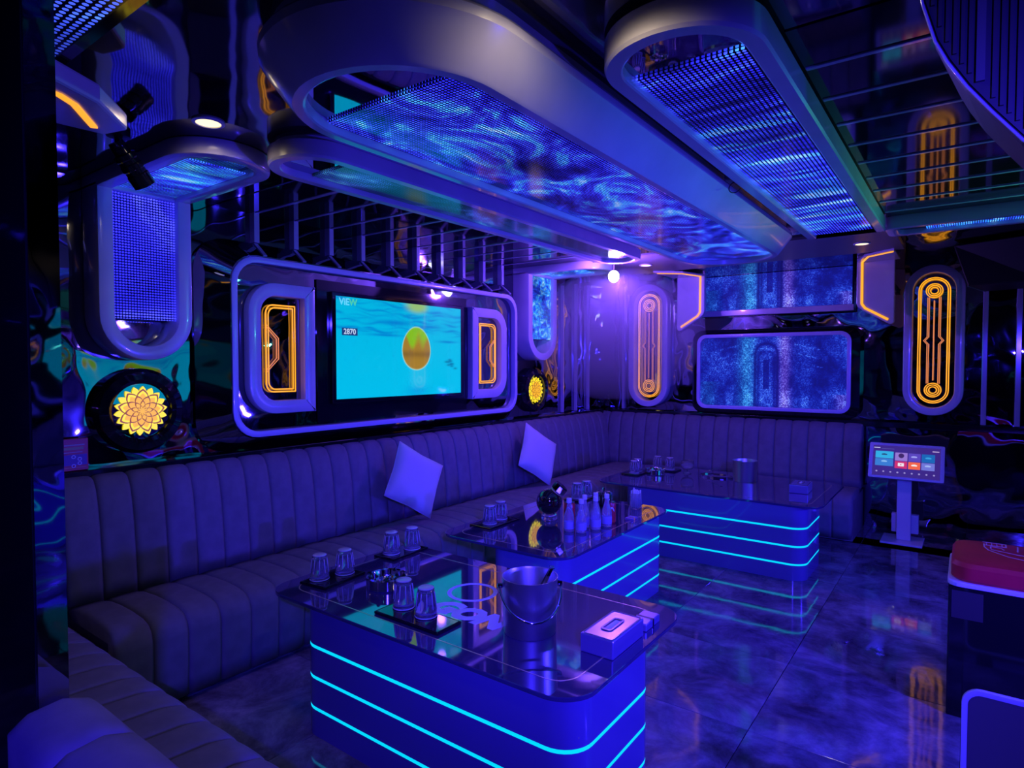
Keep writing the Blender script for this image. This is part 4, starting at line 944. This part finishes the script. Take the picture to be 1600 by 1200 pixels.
kt('menu_tile', -.235, -.095, .020, .085, (.03, .42, .75)); kt('menu_tile', -.235, -.095, -.052, .015, (.04, .20, .62))
kt('menu_tile', -.082, .012, .005, .080, (.30, .18, .62)); kt('menu_tile', -.082, .012, -.066, .0, (.60, .03, .15))
kt('menu_tile', .020, .110, .005, .080, (.10, .06, .50)); kt('menu_tile', .020, .110, -.066, 0, (.90, .13, .04))
kt('menu_tile', .118, .215, .005, .080, (.01, .13, .45)); kt('menu_tile', .118, .215, -.066, 0, (.16, .18, .66))
kt('title_bar', -.250, -.20, .112, .120, (.5, .5, .8)); kt('title_bar', .195, .245, .105, .113, (.5, .4, .7)); kt('title_bar', -.19, -.09, .108, .112, (.10, .10, .4))
kt('video_icon', -.058, -.012, -.046, -.016, (.85, .80, .85), c=.003)
part('play_mark', MB().loft([ring3(PK, [(-.040, -.038), (-.026, -.031), (-.040, -.024)], .003), ring3(PK, [(-.040, -.038), (-.026, -.031), (-.040, -.024)], .0036)]), emat('kiosk_play', (.6, .03, .15)), sc_)
def cloud(cx, cy, s): return [(cx + s * (1.3 * math.cos(a)) * (1 + .12 * math.sin(3 * a)), cy + s * .7 * max(math.sin(a), -.35)) for a in [2 * PI * k / 20 for k in range(20)]]
for cx, cy, cc in ((.065, -.033, (.9, .85, .8)), (.167, .043, (.04, .35, .70)), (.165, -.030, (.35, .45, .85)), (.062, .045, (.35, .35, .85)), (-.165, -.012, (.25, .5, .85)), (-.165, .052, (.02, .08, .2))):
    part('tile_icon', plate(PK, cloud(cx, cy, .017), .0022, .003), emat('kiosk_icon', cc), sc_)
part('tile_icon', plate(PK, arc(-.035, .052, .022, 0, 2 * PI * 15 / 16, 15), .0022, .003), emat('kiosk_photo', (.05, .02, .12)), sc_)
for k in range(9): part('dock_icon', plate(PK, arc(-.22 + k * .054, -.105, .008, 0, 2 * PI * 7 / 8, 7), .0013, .0022), emat('kiosk_dock', (.30, .25, .60)), sc_)

# ================================================================== FURNITURE AT THE RIGHT
t = thing('side_cabinet', 'tall black gloss cabinet with a white top tray beside the open floor', 'cabinet', (.3, 3.7, 0))
part('body', MB().box(-.058, .70, 3.42, 3.95, 0, .600), M['gloss_black'], t, bevel=.006)
part('label_patch', MB().box(-.045, .07, 3.4185, 3.4199, .455, .58), pmat('charcoal_patch', (.035, .03, .032), .5), t)
part('top_tray', plate(PT(0), rrect(-.062, .70, 3.405, 3.95, .05, 5), .6005, .622), M['white'], t, bevel=.004)
t = thing('padded_case', 'red padded case with a white line drawing lying on the black cabinet', 'case', (.3, 3.68, .622))
part('pad', MB().loft([ring3(PT(0), rrect(-.050 + q, .66 - q, 3.41 + q, 3.90 - q, .08, 6), z) for q, z in ((.012, .6225), (0, .635), (0, .690), (.010, .708), (.035, .716))]), M['red'], t, smooth=True)
inkm = pmat('pink_ink', (.85, .45, .50), .5)
def ink(pts, w_=.006): part('line_drawing', MB().bar([(a, b, .7165) for a, b in pts], w_, .001), inkm, t)
ink([(.075, 3.82), (.075, 3.76), (.09, 3.70), (.16, 3.62), (.28, 3.57), (.42, 3.60), (.50, 3.66)])
ink([(.10, 3.72), (.20, 3.68), (.30, 3.665), (.42, 3.69)]); ink([(.07, 3.86), (.16, 3.86), (.16, 3.80), (.08, 3.80)])
for k in range(4): ink([(.20 + .065 * k, 3.74), (.205 + .065 * k, 3.84)]); ink([(.085 + .02 * k, 3.81), (.085 + .02 * k, 3.85)], .004)
ink([(.10, 3.74), (.10, 3.78), (.14, 3.77), (.15, 3.74)])
t = thing('upright_panel', 'low grey upright panel with a pale rounded border standing before the black cabinet', 'panel', (.3, 2.6, 0))
PQ = lambda a, b, c: (a, 2.62 - c, b)
part('board', plate(PQ, rrect(.010, .62, .03, .478, .045, 6), -.012, .0), M['grey_pad'], t, smooth=True)
part('border', frame(PQ, rrect(.000, .63, .02, .488, .055, 6), rrect(.018, .612, .038, .470, .04, 6), -.014, .006), M['strip_lav'], t, smooth=True, bevel=.003)
for x in (.08, .52): part('foot', MB().box(x, x + .05, 2.50, 2.75, 0, .0195), M['matte_black'], t, bevel=.004)

# ================================================================== RIGHT WALL (seen only in reflections) AND LAMP HOUSINGS
t = thing('television', 'second television on the right wall showing the same green fruit', 'television', (1.5, 3.7, 1.1))
part('housing', MB().box(1.44, 1.499, 2.98, 4.42, 1.08, 1.93), M['gloss_black'], t, bevel=.004)
screengrid('screen', PR, 4.39, 3.01, 1.11, 1.90, .061, 280, 158, TVI, M['tv_picture'], t)
for i, (p_, tg, a, k) in enumerate(WASH):
    lb = ('black stage wash lamp on a stand below the right television', 'black stage wash lamp on a stand behind the camera side', 'black stage wash lamp on a stand by the right wall near the kiosk', 'black stage wash lamp on a stand turned to the sofa with the red menu board', 'green stage lamp on a stand turned up to the ceiling fins')[i]
    t = thing('wash_light', lb, 'stage lamp', (p_[0], p_[1], 0), 'stage wash lamps')
    d = (Vector(tg) - Vector(p_)).normalized(); m_ = d.to_track_quat('Z', 'Y').to_matrix(); q = Vector(p_) - d * .02
    part('stand', MB().tube([(q.x - d.x * .08, q.y - d.y * .08, 0.012), (q.x - d.x * .08, q.y - d.y * .08, q.z)], .012, 8), M['matte_black'], t)
    part('stand_base', MB().lathe([(0, 0), (.13, 0), (.13, .012), (0, .014)], 24, (q.x - d.x * .08, q.y - d.y * .08, 0)), M['matte_black'], t, smooth=True)
    part('can', MB().lathe([(0, -.20), (.08, -.20), (.125, -.14), (.125, -.095)], 24, tuple(q), m_), M['matte_black'], t, smooth=True)

# ================================================================== HAZE around the violet lamp
m = bpy.data.materials.new('stage_haze'); m.use_nodes = True; nt = m.node_tree; nt.nodes.clear()
out = nt.nodes.new('ShaderNodeOutputMaterial'); vsn = nt.nodes.new('ShaderNodeVolumeScatter'); vsn.inputs['Color'].default_value = (.8, .75, 1, 1)
vsn.inputs['Density'].default_value = 0.38; vsn.inputs['Anisotropy'].default_value = 0.1
nt.links.new(vsn.outputs[0], out.inputs['Volume'])
hz = MB()
rings = []
for i in range(1, 12):
    a = PI * i / 12; rings.append([(-2.82 + .86 * math.sin(a) * math.cos(2 * PI * k / 24), 5.55 + .86 * math.sin(a) * math.sin(2 * PI * k / 24), 1.90 + .66 * math.cos(a)) for k in range(24)])
hz.loft(rings)
h = single('stage_haze', hz, m, 'thin violet haze hanging around the glowing stage lamp', 'haze', (-2.82, 5.55, 1.90), smooth='all'); h['kind'] = 'stuff'
